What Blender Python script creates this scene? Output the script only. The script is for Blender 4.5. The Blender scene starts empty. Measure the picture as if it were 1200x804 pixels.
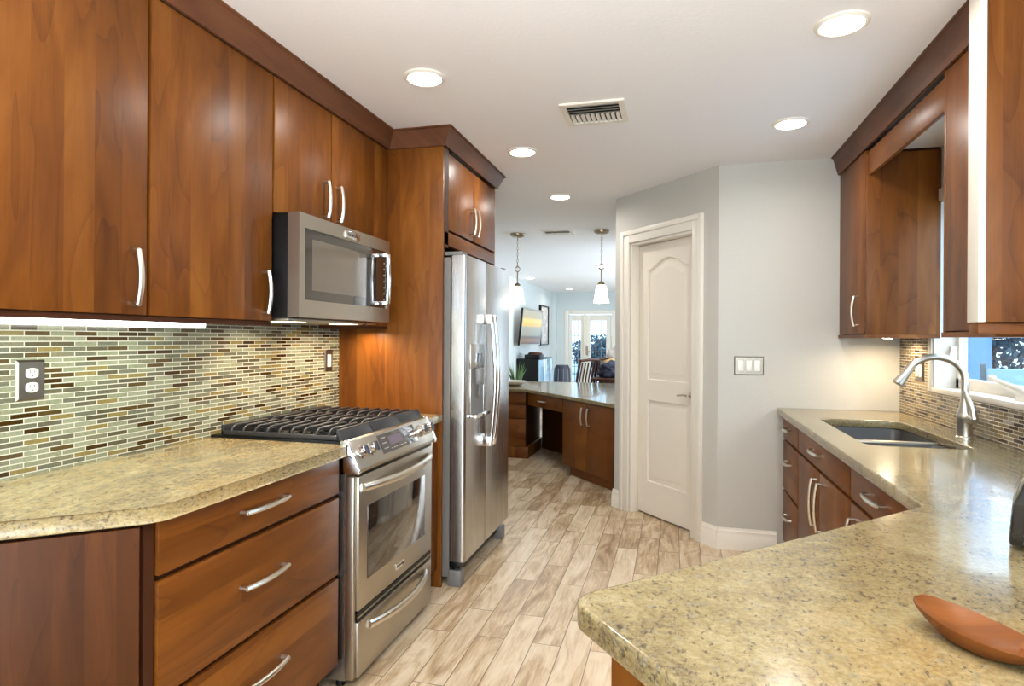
import bpy, bmesh, math, random
from mathutils import Vector, Matrix, noise
from mathutils.geometry import tessellate_polygon
random.seed(7)
S = bpy.context.scene
COL = S.collection
R = math.radians

# ------------------------------------------------------------------ camera, world, exposure
CAM_Z = 1.317
cd = bpy.data.cameras.new('camera'); cam = bpy.data.objects.new('camera', cd); COL.objects.link(cam)
cd.sensor_width = 36.0; cd.lens = 36.0 * 721 / 1200; cd.shift_y = -5.5 / 1200
cd.clip_start = 0.05; cd.clip_end = 200
_a, _g = R(14.83), R(-0.35)
_fw = Vector((-math.sin(_a), math.cos(_a), 0)); _rt = Vector((math.cos(_a), math.sin(_a), 0)); _up = Vector((0, 0, 1))
_r2 = _rt * math.cos(_g) - _up * math.sin(_g); _u2 = _rt * math.sin(_g) + _up * math.cos(_g)
cam.matrix_world = Matrix((( _r2.x, _u2.x, -_fw.x, 0), (_r2.y, _u2.y, -_fw.y, 0), (_r2.z, _u2.z, -_fw.z, CAM_Z), (0, 0, 0, 1)))
S.camera = cam

w = bpy.data.worlds.new('sky'); S.world = w; w.use_nodes = True
bg = w.node_tree.nodes['Background']; bg.inputs[0].default_value = (0.55, 0.78, 1.0, 1); bg.inputs[1].default_value = 2.6

S.view_settings.view_transform = 'Standard'; S.view_settings.look = 'None'
S.view_settings.gamma = 1; S.view_settings.use_curve_mapping = False
S.view_settings.exposure = 0.62
S.cycles.use_denoising = True
S.cycles.max_bounces = 10; S.cycles.diffuse_bounces = 5; S.cycles.glossy_bounces = 5; S.cycles.transmission_bounces = 6
S.cycles.caustics_reflective = False; S.cycles.caustics_refractive = False
S.cycles.sample_clamp_indirect = 6

WARM = (1.0, 0.95, 0.90)
CAN_W = 3.8          # every recessed lamp
def area_light(name, loc, rot, size, power, color, shape='DISK', size_y=None, spread=R(170)):
    d = bpy.data.lights.new(name, 'AREA'); d.shape = shape; d.size = size
    if size_y: d.size_y = size_y
    d.energy = power; d.color = color; d.spread = spread
    o = bpy.data.objects.new(name, d); COL.objects.link(o); o.location = loc; o.rotation_euler = rot
    return o
# fill lights added out of view, then daylight at the sink and living room openings
area_light('rear_fill_light', (0.1, -2.98, 1.15), (R(118), 0, R(0)), 2.4, 85, (0.93, 0.97, 1.0), 'RECTANGLE', 2.0)  # unseen frontal fill added behind the camera
area_light('ceiling_fill_light', (-0.1, 0.15, 1.55), (R(180), 0, 0), 0.5, 46, (0.92, 0.96, 1.0), 'DISK')  # unseen upward light added to brighten the ceiling
area_light('daylight_sink_window', (1.435, 2.95, 1.55), (0, R(90), 0), 0.9, 3.2, (0.72, 0.87, 1.0), 'RECTANGLE', 1.2)
area_light('daylight_living_window', (1.43, 9.6, 1.3), (0, R(112), 0), 1.9, 130, (0.80, 0.90, 1.0), 'RECTANGLE', 5.2)

# ------------------------------------------------------------------ materials
def lin(r, g, b):
    f = lambda c: ((c / 255 + 0.055) / 1.055) ** 2.4 if c > 10 else c / 255 / 12.92
    return (f(r), f(g), f(b), 1)
class NT:
    def __init__(s, name):
        s.m = bpy.data.materials.new(name); s.m.use_nodes = True; s.t = s.m.node_tree
        s.b = s.t.nodes['Principled BSDF']
    def n(s, typ, **kw):
        nd = s.t.nodes.new(typ)
        for k, v in kw.items():
            if hasattr(nd, k): setattr(nd, k, v)
        return nd
    def l(s, a, b): s.t.links.new(a, b)
    def math(s, op, a, b=None):
        nd = s.n('ShaderNodeMath'); nd.operation = op
        for i, x in enumerate((a, b)):
            if x is None: continue
            if isinstance(x, (int, float)): nd.inputs[i].default_value = x
            else: s.l(x, nd.inputs[i])
        return nd.outputs[0]
    def mix(s, fac, a, b, blend='MIX'):
        nd = s.n('ShaderNodeMix'); nd.data_type = 'RGBA'; nd.blend_type = blend
        for i, x in ((0, fac), (6, a), (7, b)):
            if isinstance(x, (int, float)): nd.inputs[i].default_value = x
            elif isinstance(x, tuple): nd.inputs[i].default_value = x
            else: s.l(x, nd.inputs[i])
        return nd.outputs[2]
    def ramp(s, fac, stops, interp='LINEAR'):
        nd = s.n('ShaderNodeValToRGB'); cr = nd.color_ramp; cr.interpolation = interp
        while len(cr.elements) < len(stops): cr.elements.new(0.5)
        for e, (p, c) in zip(cr.elements, stops): e.position = p; e.color = c
        s.l(fac, nd.inputs[0]); return nd.outputs[0]
    def noise(s, vec, scale, detail=3, rough=0.5, dist=0.0):
        nd = s.n('ShaderNodeTexNoise'); s.l(vec, nd.inputs['Vector'])
        nd.inputs['Scale'].default_value = scale; nd.inputs['Detail'].default_value = detail
        nd.inputs['Roughness'].default_value = rough; nd.inputs['Distortion'].default_value = dist
        return nd.outputs[0]
    def pos(s): return s.n('ShaderNodeNewGeometry').outputs['Position']
    def sep(s, v):
        nd = s.n('ShaderNodeSeparateXYZ'); s.l(v, nd.inputs[0]); return nd.outputs
    def comb(s, x, y, z):
        nd = s.n('ShaderNodeCombineXYZ')
        for i, v in enumerate((x, y, z)):
            if isinstance(v, (int, float)): nd.inputs[i].default_value = v
            else: s.l(v, nd.inputs[i])
        return nd.outputs[0]
    def scale(s, v, sc):
        nd = s.n('ShaderNodeVectorMath'); nd.operation = 'MULTIPLY'; s.l(v, nd.inputs[0]); nd.inputs[1].default_value = sc
        return nd.outputs[0]
    def add(s, a, b):
        nd = s.n('ShaderNodeVectorMath'); nd.operation = 'ADD'; s.l(a, nd.inputs[0]); s.l(b, nd.inputs[1]); return nd.outputs[0]
    def bump(s, h, strength, dist=0.002):
        nd = s.n('ShaderNodeBump'); nd.inputs['Strength'].default_value = strength; nd.inputs['Distance'].default_value = dist
        s.l(h, nd.inputs['Height']); s.l(nd.outputs[0], s.b.inputs['Normal'])
    def set(s, **kw):
        for k, v in kw.items(): s.b.inputs[k.replace('_', ' ')].default_value = v
        return s

def plain(name, col, rough=0.5, metal=0.0, coat=0.0, emit=None, es=0, spec=0.5, bumpn=0):
    m = NT(name); m.b.inputs['Base Color'].default_value = col if len(col) == 4 else (*col, 1)
    m.set(Roughness=rough, Metallic=metal); m.b.inputs['Coat Weight'].default_value = coat; m.b.inputs['Coat Roughness'].default_value = 0.08
    m.b.inputs['Specular IOR Level'].default_value = spec
    if emit: m.b.inputs['Emission Color'].default_value = (*emit, 1); m.b.inputs['Emission Strength'].default_value = es
    if bumpn: m.bump(m.noise(m.pos(), bumpn, 4, 0.6), 0.25, 0.004)
    return m.m

def wood(name, grain='Z', dark=(78, 41, 12), mid=(114, 65, 20), light=(146, 94, 36), rough=0.40, coat=0.13):
    m = NT(name); p = m.pos(); x, y, z = m.sep(p)
    oi = m.n('ShaderNodeObjectInfo').outputs['Random']
    if grain == 'Z': across, along = m.math('ADD', x, y), z
    elif grain == 'Y': across, along = m.math('ADD', x, z), y
    else: across, along = m.math('ADD', y, z), x
    across = m.math('ADD', across, m.math('MULTIPLY', oi, 7.0))
    st = m.math('FLOOR', m.math('DIVIDE', across, 0.085))
    wn = m.n('ShaderNodeTexWhiteNoise'); wn.noise_dimensions = '1D'; m.l(st, wn.inputs['W']); sr = wn.outputs['Value']
    v = m.comb(m.math('MULTIPLY', across, 6.0), m.math('ADD', m.math('MULTIPLY', along, 1.3), m.math('MULTIPLY', sr, 9)), m.math('MULTIPLY', sr, 5))
    n1 = m.noise(v, 1.5, 4, 0.5, 0.9)
    rings = m.math('FRACT', m.math('MULTIPLY', m.noise(v, 0.7, 2, 0.4, 0.6), 9.0))
    fv = m.comb(m.math('MULTIPLY', across, 240.0), m.math('MULTIPLY', along, 6.0), 0.0)
    n2 = m.noise(fv, 1.0, 2, 0.6)
    t = m.math('ADD', m.math('MULTIPLY', n1, 0.60), m.math('ADD', m.math('MULTIPLY', sr, 0.14), 0.10))
    t = m.math('ADD', t, m.math('MULTIPLY', m.math('SUBTRACT', n2, 0.5), 0.12))
    t = m.math('SUBTRACT', t, m.math('MULTIPLY', m.math('POWER', rings, 6.0), 0.10))
    c = m.ramp(t, [(0.22, lin(*dark)), (0.48, lin(*mid)), (0.78, lin(*light))])
    m.l(c, m.b.inputs['Base Color'])
    m.set(Roughness=rough); m.b.inputs['Specular IOR Level'].default_value = 0.16; m.b.inputs['Coat Weight'].default_value = coat; m.b.inputs['Coat Roughness'].default_value = 0.34
    return m.m

def granite(name, along='Y', gain=1.0):
    m = NT(name); p = m.pos()
    sc = {'Y': (1.0, 0.42, 1.0), 'D': (0.75, 0.75, 1.0)}[along]
    ps = m.scale(p, sc)
    big = m.noise(ps, 5.0, 5, 0.62, 0.8)
    mid = m.noise(ps, 38.0, 5, 0.7, 0.4)
    fine = m.noise(ps, 150.0, 3, 0.7)
    t = m.math('ADD', m.math('MULTIPLY', big, 0.55), m.math('MULTIPLY', mid, 0.45))
    c = m.ramp(t, [(0.34, lin(88, 73, 46)), (0.45, lin(122, 105, 68)), (0.54, lin(144, 127, 87)), (0.66, lin(163, 150, 116))])
    gold = m.noise(m.scale(p, (1.2, 0.8, 1)), 3.2, 3, 0.5, 1.0)
    gm = m.ramp(gold, [(0.52, (0, 0, 0, 1)), (0.68, (1, 1, 1, 1))])
    c = m.mix(m.math('MULTIPLY', gm, 0.55), c, lin(154, 118, 62))
    gr = m.ramp(m.noise(m.scale(p, (0.9, 0.7, 1)), 60.0, 3, 0.6), [(0.55, (0, 0, 0, 1)), (0.68, (1, 1, 1, 1))])
    c = m.mix(m.math('MULTIPLY', gr, 0.5), c, lin(116, 114, 108))
    # dark mineral flecks, clustered by a large noise
    fl = m.math('ADD', m.noise(m.scale(p, (1.0, 0.55, 1.0)), 112.0, 3, 0.65), m.math('MULTIPLY', m.math('SUBTRACT', big, 0.5), -0.35))
    fm = m.ramp(fl, [(0.585, (0, 0, 0, 1)), (0.635, (1, 1, 1, 1))])
    c = m.mix(m.math('MULTIPLY', fm, 0.9), c, lin(54, 42, 34))
    f2 = m.ramp(m.noise(m.scale(p, (1.0, 0.6, 1.0)), 230.0, 2, 0.6), [(0.62, (0, 0, 0, 1)), (0.70, (1, 1, 1, 1))])
    c = m.mix(m.math('MULTIPLY', f2, 0.7), c, lin(74, 58, 44))
    c = m.mix(0.28, c, m.ramp(fine, [(0.35, lin(90, 79, 56)), (0.65, lin(182, 170, 138))]), 'MIX')
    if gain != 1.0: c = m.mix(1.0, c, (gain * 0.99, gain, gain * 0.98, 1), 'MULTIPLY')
    m.l(c, m.b.inputs['Base Color']); m.set(Roughness=0.17); m.b.inputs['Specular IOR Level'].default_value = 0.4
    m.b.inputs['Coat Weight'].default_value = 0.22; m.b.inputs['Coat Roughness'].default_value = 0.04
    return m.m

def mosaic(name, axis, stops):
    m = NT(name); x, y, z = m.sep(m.pos())
    u = y if axis == 'Y' else x
    br = m.n('ShaderNodeTexBrick'); m.l(m.comb(u, m.math('ADD', z, 0.0035), 0.0), br.inputs['Vector'])
    for k, v in (('Scale', 1.0), ('Brick Width', 0.0765), ('Row Height', 0.0157), ('Mortar Size', 0.0015), ('Mortar Smooth', 0.0), ('Bias', 0.0)):
        br.inputs[k].default_value = v
    br.offset = 0.5; br.inputs['Color1'].default_value = (0, 0, 0, 1); br.inputs['Color2'].default_value = (1, 1, 1, 1); br.inputs['Mortar'].default_value = (0, 0, 0, 1)
    t = br.outputs['Color']; mort = br.outputs['Fac']
    c = m.ramp(t, stops, 'CONSTANT')
    stone = m.noise(m.pos(), 200.0, 4, 0.75)
    c = m.mix(0.42, c, m.ramp(stone, [(0.35, lin(70, 60, 46)), (0.65, lin(210, 200, 170))]), 'SOFT_LIGHT')
    c = m.mix(mort, c, lin(200, 198, 184))
    m.l(c, m.b.inputs['Base Color'])
    m.l(m.math('ADD', m.math('MULTIPLY', mort, 0.5), 0.14), m.b.inputs['Roughness'])
    m.bump(m.math('SUBTRACT', 1.0, mort), 0.5, 0.0012)
    return m.m
TILES = [(0.0, lin(138, 144, 124)), (0.22, lin(108, 112, 98)), (0.36, lin(88, 86, 68)), (0.44, lin(146, 152, 134)),
         (0.58, lin(134, 122, 78)), (0.68, lin(100, 100, 86)), (0.78, lin(62, 46, 18)), (0.86, lin(122, 122, 104)), (0.93, lin(84, 70, 40))]
TILES2 = [(0.0, lin(138, 122, 96)), (0.30, lin(114, 98, 76)), (0.45, lin(90, 70, 50)), (0.52, lin(152, 134, 98)),
          (0.62, lin(70, 50, 34)), (0.72, lin(138, 126, 102)), (0.82, lin(56, 37, 25)), (0.90, lin(152, 136, 104))]

def planks(name):
    m = NT(name); x, y, z = m.sep(m.pos())
    v = m.comb(m.math('ADD', y, 20.0 - 0.24), m.math('ADD', x, 10.0 * 0.1247 + 0.0905), 0.0)
    br = m.n('ShaderNodeTexBrick'); m.l(v, br.inputs['Vector'])
    for k, q in (('Scale', 1.0), ('Brick Width', 0.665), ('Row Height', 0.1247), ('Mortar Size', 0.0018), ('Mortar Smooth', 0.0), ('Bias', 0.0)):
        br.inputs[k].default_value = q
    br.offset = 0.38; br.inputs['Color1'].default_value = (0, 0, 0, 1); br.inputs['Color2'].default_value = (1, 1, 1, 1); br.inputs['Mortar'].default_value = (0, 0, 0, 1)
    t = br.outputs['Color']; mort = br.outputs['Fac']
    tv = m.n('ShaderNodeSeparateColor'); m.l(t, tv.inputs[0]); tt = tv.outputs[0]
    off = m.math('MULTIPLY', tt, 40.0)
    pv = m.comb(m.math('ADD', m.math('MULTIPLY', x, 10.0), off), m.math('ADD', m.math('MULTIPLY', y, 2.2), off), off)
    n1 = m.noise(pv, 1.0, 6, 0.65, 1.2)
    n2 = m.noise(m.comb(m.math('MULTIPLY', x, 90.0), m.math('ADD', m.math('MULTIPLY', y, 5.0), off), off), 1.0, 3, 0.7, 0.5)
    s = m.math('ADD', m.math('MULTIPLY', n1, 0.75), m.math('ADD', m.math('MULTIPLY', n2, 0.28), m.math('MULTIPLY', m.math('SUBTRACT', tt, 0.5), 0.16)))
    c = m.ramp(s, [(0.32, lin(140, 112, 82)), (0.45, lin(180, 154, 120)), (0.56, lin(208, 188, 158)), (0.72, lin(222, 208, 184))])
    c = m.mix(mort, c, lin(112, 92, 70))
    m.l(c, m.b.inputs['Base Color'])
    m.l(m.math('ADD', m.math('MULTIPLY', n1, 0.25), 0.22), m.b.inputs['Roughness'])
    m.bump(m.math('SUBTRACT', m.math('MULTIPLY', n2, 0.15), mort), 0.4, 0.0015)
    return m.m

def glass(name, tint=(1, 1, 1, 1), refl=0.10):
    m = NT(name); tr = m.n('ShaderNodeBsdfTransparent'); tr.inputs[0].default_value = tint
    gl = m.n('ShaderNodeBsdfGlossy'); gl.inputs['Roughness'].default_value = 0.02
    mx = m.n('ShaderNodeMixShader'); mx.inputs[0].default_value = refl
    m.l(tr.outputs[0], mx.inputs[1]); m.l(gl.outputs[0], mx.inputs[2])
    m.l(mx.outputs[0], m.t.nodes['Material Output'].inputs['Surface'])
    return m.m

def steel(name, col=(0.52, 0.50, 0.47), rough=0.34, brush='Y'):
    m = NT(name); p = m.pos(); sc = {'Y': (40, 2, 700), 'Z': (500, 500, 2), 'X': (2, 40, 700)}[brush]
    n = m.noise(m.scale(p, sc), 1.0, 2, 0.6)
    m.b.inputs['Base Color'].default_value = (*col, 1); m.set(Metallic=1.0)
    m.l(m.math('ADD', m.math('MULTIPLY', n, 0.025), rough - 0.012), m.b.inputs['Roughness'])
    return m.m

M = {}
M['wood'] = wood('cherry_vertical'); M['woodh'] = wood('cherry_horizontal', 'Y')
M['crown'] = wood('cherry_crown', 'Y', (78, 47, 30), (100, 62, 40), (120, 78, 52), 0.42, 0.12)
M['shadewood'] = wood('cherry_shaded', 'Z', (52, 26, 8), (72, 38, 13), (92, 53, 20), 0.45, 0.06)  # cherry with the end panel's shade put into its colour
M['woodx'] = wood('cherry_along_x', 'X')
M['frame'] = plain('cabinet_frame_dark', lin(66, 36, 20), 0.5, spec=0.15)
M['grip'] = plain('knob_grip_navy', lin(38, 42, 58), 0.4)
M['toe'] = plain('toe_kick_dark', lin(58, 34, 24), 0.5)
M['gapdark'] = plain('shadow_gap', lin(26, 15, 10), 0.7)
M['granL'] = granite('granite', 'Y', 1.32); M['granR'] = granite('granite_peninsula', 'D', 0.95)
M['tileL'] = mosaic('glass_mosaic', 'Y', TILES); M['tileR'] = mosaic('stone_mosaic', 'Y', TILES2)
M['floor'] = planks('wood_look_tile')
M['wall'] = plain('sage_paint', lin(194, 192, 184), 0.75, bumpn=90)
M['wallw'] = plain('pale_grey_paint', lin(206, 214, 214), 0.75)
M['ceil'] = plain('ceiling_paint', lin(244, 243, 244), 0.9, bumpn=60)
M['white'] = plain('white_trim', lin(232, 226, 214), 0.4)
M['whitedoor'] = plain('white_door_paint', lin(232, 224, 210), 0.38)
M['steel'] = steel('brushed_steel', (0.47, 0.43, 0.36))
M['plate'] = plain('switch_plate_nickel', (0.26, 0.235, 0.19), 0.34, 1.0); M['steelz'] = steel('brushed_steel_vertical', (0.52, 0.51, 0.50), 0.27, 'Z')
M['nickel'] = plain('satin_nickel', (0.70, 0.66, 0.58), 0.28, 1.0)
M['chrome'] = plain('polished_chrome', (0.78, 0.78, 0.78), 0.10, 1.0)
M['brass'] = plain('antique_nickel', (0.42, 0.34, 0.24), 0.35, 1.0)
M['black'] = plain('black_plastic', lin(9, 9, 9), 0.35, spec=0.3)
M['bgloss'] = plain('black_gloss', lin(14, 12, 12), 0.06, coat=0.6)
M['iron'] = plain('cast_iron', lin(40, 40, 42), 0.42)
M['dglass'] = plain('dark_glass', lin(36, 32, 28), 0.05, coat=1.0, spec=0.8)
M['mglass'] = plain('microwave_screen', lin(92, 84, 74), 0.10, coat=1.0, spec=0.8)
M['plastic'] = plain('white_plastic', lin(236, 234, 228), 0.35)
M['greyplastic'] = plain('grey_plastic', lin(112, 110, 107), 0.35)
M['hoodlens'] = plain('hood_lens', (1, 1, 1), 0.5, emit=(1.0, 0.86, 0.66), es=3)
M['slot'] = plain('slot_black', lin(30, 28, 26), 0.6)
M['lens'] = plain('lamp_lens', (1, 1, 1), 0.5, emit=(1.0, 0.93, 0.80), es=14)
M['tube'] = plain('led_bar', (1, 1, 1), 0.5, emit=(0.96, 1.0, 0.90), es=9)
M['shade'] = plain('frosted_shade', (0.9, 0.88, 0.82), 0.4, emit=(1.0, 0.93, 0.80), es=2.6)
M['display'] = plain('display_grey', lin(70, 64, 62), 0.12, coat=0.6)
M['lcd'] = plain('lcd_violet', lin(104, 92, 108), 0.15)
M['mark'] = plain('print_grey', lin(170, 164, 156), 0.5)
M['spoon'] = wood('olive_wood', 'X', (74, 38, 14), (116, 66, 26), (150, 94, 44), 0.45, 0.1)
M['dwood'] = wood('walnut_chair', 'Z', (46, 26, 18), (74, 44, 32), (98, 62, 46), 0.35, 0.2)
M['glass'] = glass('window_glass', (0.93, 0.97, 1.0, 1), 0.07)
M['paleblue'] = plain('patio_stucco', lin(120, 152, 184), 0.8)
M['patiochair'] = plain('patio_chair_paint', lin(170, 196, 222), 0.6)
M['navycloth'] = plain('navy_cloth', lin(44, 46, 62), 0.9); M['tancloth'] = plain('tan_cloth', lin(176, 142, 98), 0.9)
M['greycloth'] = plain('grey_cloth', lin(178, 168, 160), 0.9)
M['leaf'] = plain('agave_leaf', lin(92, 130, 60), 0.5); M['tree'] = plain('tree_leaf', lin(48, 78, 92), 0.7)
M['pot'] = plain('glazed_pot', lin(80, 70, 64), 0.3); M['porcelain'] = plain('porcelain', lin(236, 230, 220), 0.2, coat=0.5)
M['sidefront'] = plain('pale_blue_lacquer', lin(150, 184, 206), 0.12, coat=0.8)
M['drum'] = plain('dark_drum', lin(52, 56, 66), 0.6); M['rope'] = plain('drum_rope', lin(130, 134, 140), 0.7)
M['sinksteel'] = plain('sink_steel', lin(78, 77, 76), 0.38, 0.35)
M['patio'] = plain('patio_slab', lin(170, 180, 190), 0.8)

def screen_mat():
    m = NT('television_reflection'); x, y, z = m.sep(m.pos())
    t = m.math('DIVIDE', m.math('SUBTRACT', z, 1.2), 0.65)
    c = m.ramp(t, [(0.0, lin(70, 52, 44)), (0.12, lin(140, 104, 84)), (0.22, lin(96, 84, 72)), (0.27, lin(140, 138, 124)), (0.5, lin(156, 150, 130)),
                   (0.55, lin(222, 170, 84)), (0.70, lin(240, 196, 110)), (0.78, lin(176, 162, 128)), (1.0, lin(170, 166, 150))])
    m.l(c, m.b.inputs['Base Color']); m.l(c, m.b.inputs['Emission Color']); m.b.inputs['Emission Strength'].default_value = 0.12  # amber band is a lamp's reflection painted into the screen, faintly glowing
    m.set(Roughness=0.2); return m.m
M['tv'] = screen_mat()
def art_mat():
    m = NT('ink_drawing'); n = m.noise(m.scale(m.pos(), (1, 5, 4)), 1.3, 4, 0.6, 2.5)
    c = m.ramp(n, [(0.42, lin(222, 220, 216)), (0.48, lin(120, 112, 110)), (0.53, lin(226, 224, 220)), (0.62, lin(232, 230, 226))])
    m.l(c, m.b.inputs['Base Color']); m.set(Roughness=0.5); return m.m
M['art'] = art_mat()

# ------------------------------------------------------------------ geometry helpers
class MB:
    """collects shapes in world coordinates; T maps local to world"""
    def __init__(s, T=None): s.v = []; s.f = []; s.T = T or (lambda p: p)
    def add(s, vs, fs):
        o = len(s.v); s.v += [tuple(s.T(v)) for v in vs]; s.f += [tuple(i + o for i in f) for f in fs]; return s
    def box(s, x0, x1, y0, y1, z0, z1):
        vs = [(x, y, z) for z in (z0, z1) for y in (y0, y1) for x in (x0, x1)]
        return s.add(vs, [(0, 2, 3, 1), (4, 5, 7, 6), (0, 1, 5, 4), (2, 6, 7, 3), (0, 4, 6, 2), (1, 3, 7, 5)])
    def prism(s, poly, a0, a1, axis='z'):
        n = len(poly)
        P = {'z': lambda p, t: (p[0], p[1], t), 'x': lambda p, t: (t, p[0], p[1]), 'y': lambda p, t: (p[0], t, p[1])}[axis]
        vs = [P(p, a0) for p in poly] + [P(p, a1) for p in poly]
        fs = [tuple(range(n))[::-1], tuple(range(n, 2 * n))] + [(i, (i + 1) % n, n + (i + 1) % n, n + i) for i in range(n)]
        return s.add(vs, fs)
    def tube(s, path, rad, n=10, flat=1.0, caps=True):
        path = [Vector(p) for p in path]; k = len(path)
        rad = rad if isinstance(rad, (list, tuple)) else [rad] * k
        d0 = (path[1] - path[0]).normalized()
        up = Vector((0, 0, 1)) if abs(d0.z) < 0.9 else Vector((1, 0, 0))
        vs = []; side = None
        for i, p in enumerate(path):
            d = (path[min(i + 1, k - 1)] - path[max(i - 1, 0)]).normalized()
            side = d.cross(up) if side is None else side - d * side.dot(d)
            side.normalize(); b = d.cross(side)
            for j in range(n):
                t = 2 * math.pi * j / n
                vs.append(p + side * math.cos(t) * rad[i] + b * math.sin(t) * rad[i] * flat)
        fs = [(i * n + j, i * n + (j + 1) % n, (i + 1) * n + (j + 1) % n, (i + 1) * n + j) for i in range(k - 1) for j in range(n)]
        if caps: fs += [tuple(range(n))[::-1], tuple(range((k - 1) * n, k * n))]
        return s.add(vs, fs)
    def lathe(s, prof, c=(0, 0, 0), n=24, axis='z'):
        vs = []; k = len(prof)
        for r, h in prof:
            for j in range(n):
                t = 2 * math.pi * j / n; a, b = r * math.cos(t), r * math.sin(t)
                vs.append({'z': (c[0] + a, c[1] + b, c[2] + h), 'x': (c[0] + h, c[1] + a, c[2] + b), 'y': (c[0] + a, c[1] + h, c[2] + b)}[axis])
        fs = [(i * n + j, i * n + (j + 1) % n, (i + 1) * n + (j + 1) % n, (i + 1) * n + j) for i in range(k - 1) for j in range(n)]
        fs += [tuple(range(n))[::-1], tuple(range((k - 1) * n, k * n))]
        return s.add(vs, fs)

WORLD = {}
def wloc(o): return WORLD.get(o.name, Vector((0, 0, 0))) if o else Vector((0, 0, 0))
def obj(name, mb, mat, parent=None, bevel=0.0, seg=2, smooth=35, origin=None):
    """link the collected shapes as ONE mesh object; the origin is the parent's, or the base centre of a top-level mesh"""
    vs = mb.v
    if parent is not None: org = wloc(parent)
    elif origin is not None: org = Vector(origin)
    else:
        xs, ys, zs = zip(*vs); org = Vector(((min(xs) + max(xs)) / 2, (min(ys) + max(ys)) / 2, min(zs)))
    me = bpy.data.meshes.new(name)
    me.from_pydata([tuple(Vector(v) - org) for v in vs], [], mb.f)
    bm = bmesh.new(); bm.from_mesh(me)
    bmesh.ops.recalc_face_normals(bm, faces=bm.faces)
    if bevel > 0:
        es = [e for e in bm.edges if len(e.link_faces) == 2 and e.calc_face_angle(0) > R(28)]
        bmesh.ops.bevel(bm, geom=es, offset=bevel, segments=seg, profile=0.5, affect='EDGES', clamp_overlap=True)
    bm.to_mesh(me); bm.free()
    me.polygons.foreach_set('use_smooth', [True] * len(me.polygons)); me.set_sharp_from_angle(angle=R(smooth))
    me.materials.append(M[mat] if isinstance(mat, str) else mat)
    o = bpy.data.objects.new(name, me); COL.objects.link(o)
    if parent is not None: o.parent = parent; o.location = (0, 0, 0); WORLD[o.name] = org
    else: o.location = org; WORLD[o.name] = org
    return o
def tag(o, label, cat, group=None, kind=None):
    o['label'] = label; o['category'] = cat
    if group: o['group'] = group
    if kind: o['kind'] = kind
    return o
def thing(name, label, cat, loc, group=None):
    o = bpy.data.objects.new(name, None); COL.objects.link(o); o.empty_display_size = 0.05
    o.location = loc; WORLD[o.name] = Vector(loc); return tag(o, label, cat, group)
def struct(name, mb, mat, bevel=0.0, parent=None, label=None):
    o = obj(name, mb, mat, parent, bevel)
    if parent is None: o['kind'] = 'structure'
    if label: o['label'] = label
    return o
def dup(root, delta, label, group=None):
    r = root.copy(); COL.objects.link(r); r.location = root.location + Vector(delta); WORLD[r.name] = wloc(root) + Vector(delta)
    if label: r['label'] = label
    if group: r['group'] = group
    for ch in list(root.children):
        c = ch.copy(); COL.objects.link(c); c.parent = r
        for g in ch.children:
            d = g.copy(); COL.objects.link(d); d.parent = c
    return r
def frame(ox, oy, ang):
    """local (s to the viewer's right along a face, d out of the face, z) to world; ang = heading of s in degrees"""
    c, s_ = math.cos(R(ang)), math.sin(R(ang))
    return lambda p: (ox + p[0] * c + p[1] * s_, oy + p[0] * s_ - p[1] * c, p[2])
def lettering(name, text, T, s, d, z, size, mat, parent):
    cu = bpy.data.curves.new(name, 'FONT'); cu.body = text; cu.size = size; cu.align_x = 'CENTER'; cu.align_y = 'CENTER'; cu.extrude = 0.0004
    t = bpy.data.objects.new(name, cu); COL.objects.link(t); bpy.context.view_layer.update()
    me = bpy.data.meshes.new_from_object(t.evaluated_get(bpy.context.evaluated_depsgraph_get()))
    bpy.data.objects.remove(t); bpy.data.curves.remove(cu)
    mb = MB(T); mb.add([(s + v.co.x, d + v.co.z, z + v.co.y) for v in me.vertices], [tuple(p.vertices) for p in me.polygons])
    bpy.data.meshes.remove(me)
    return obj(name, mb, mat, parent)

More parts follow.
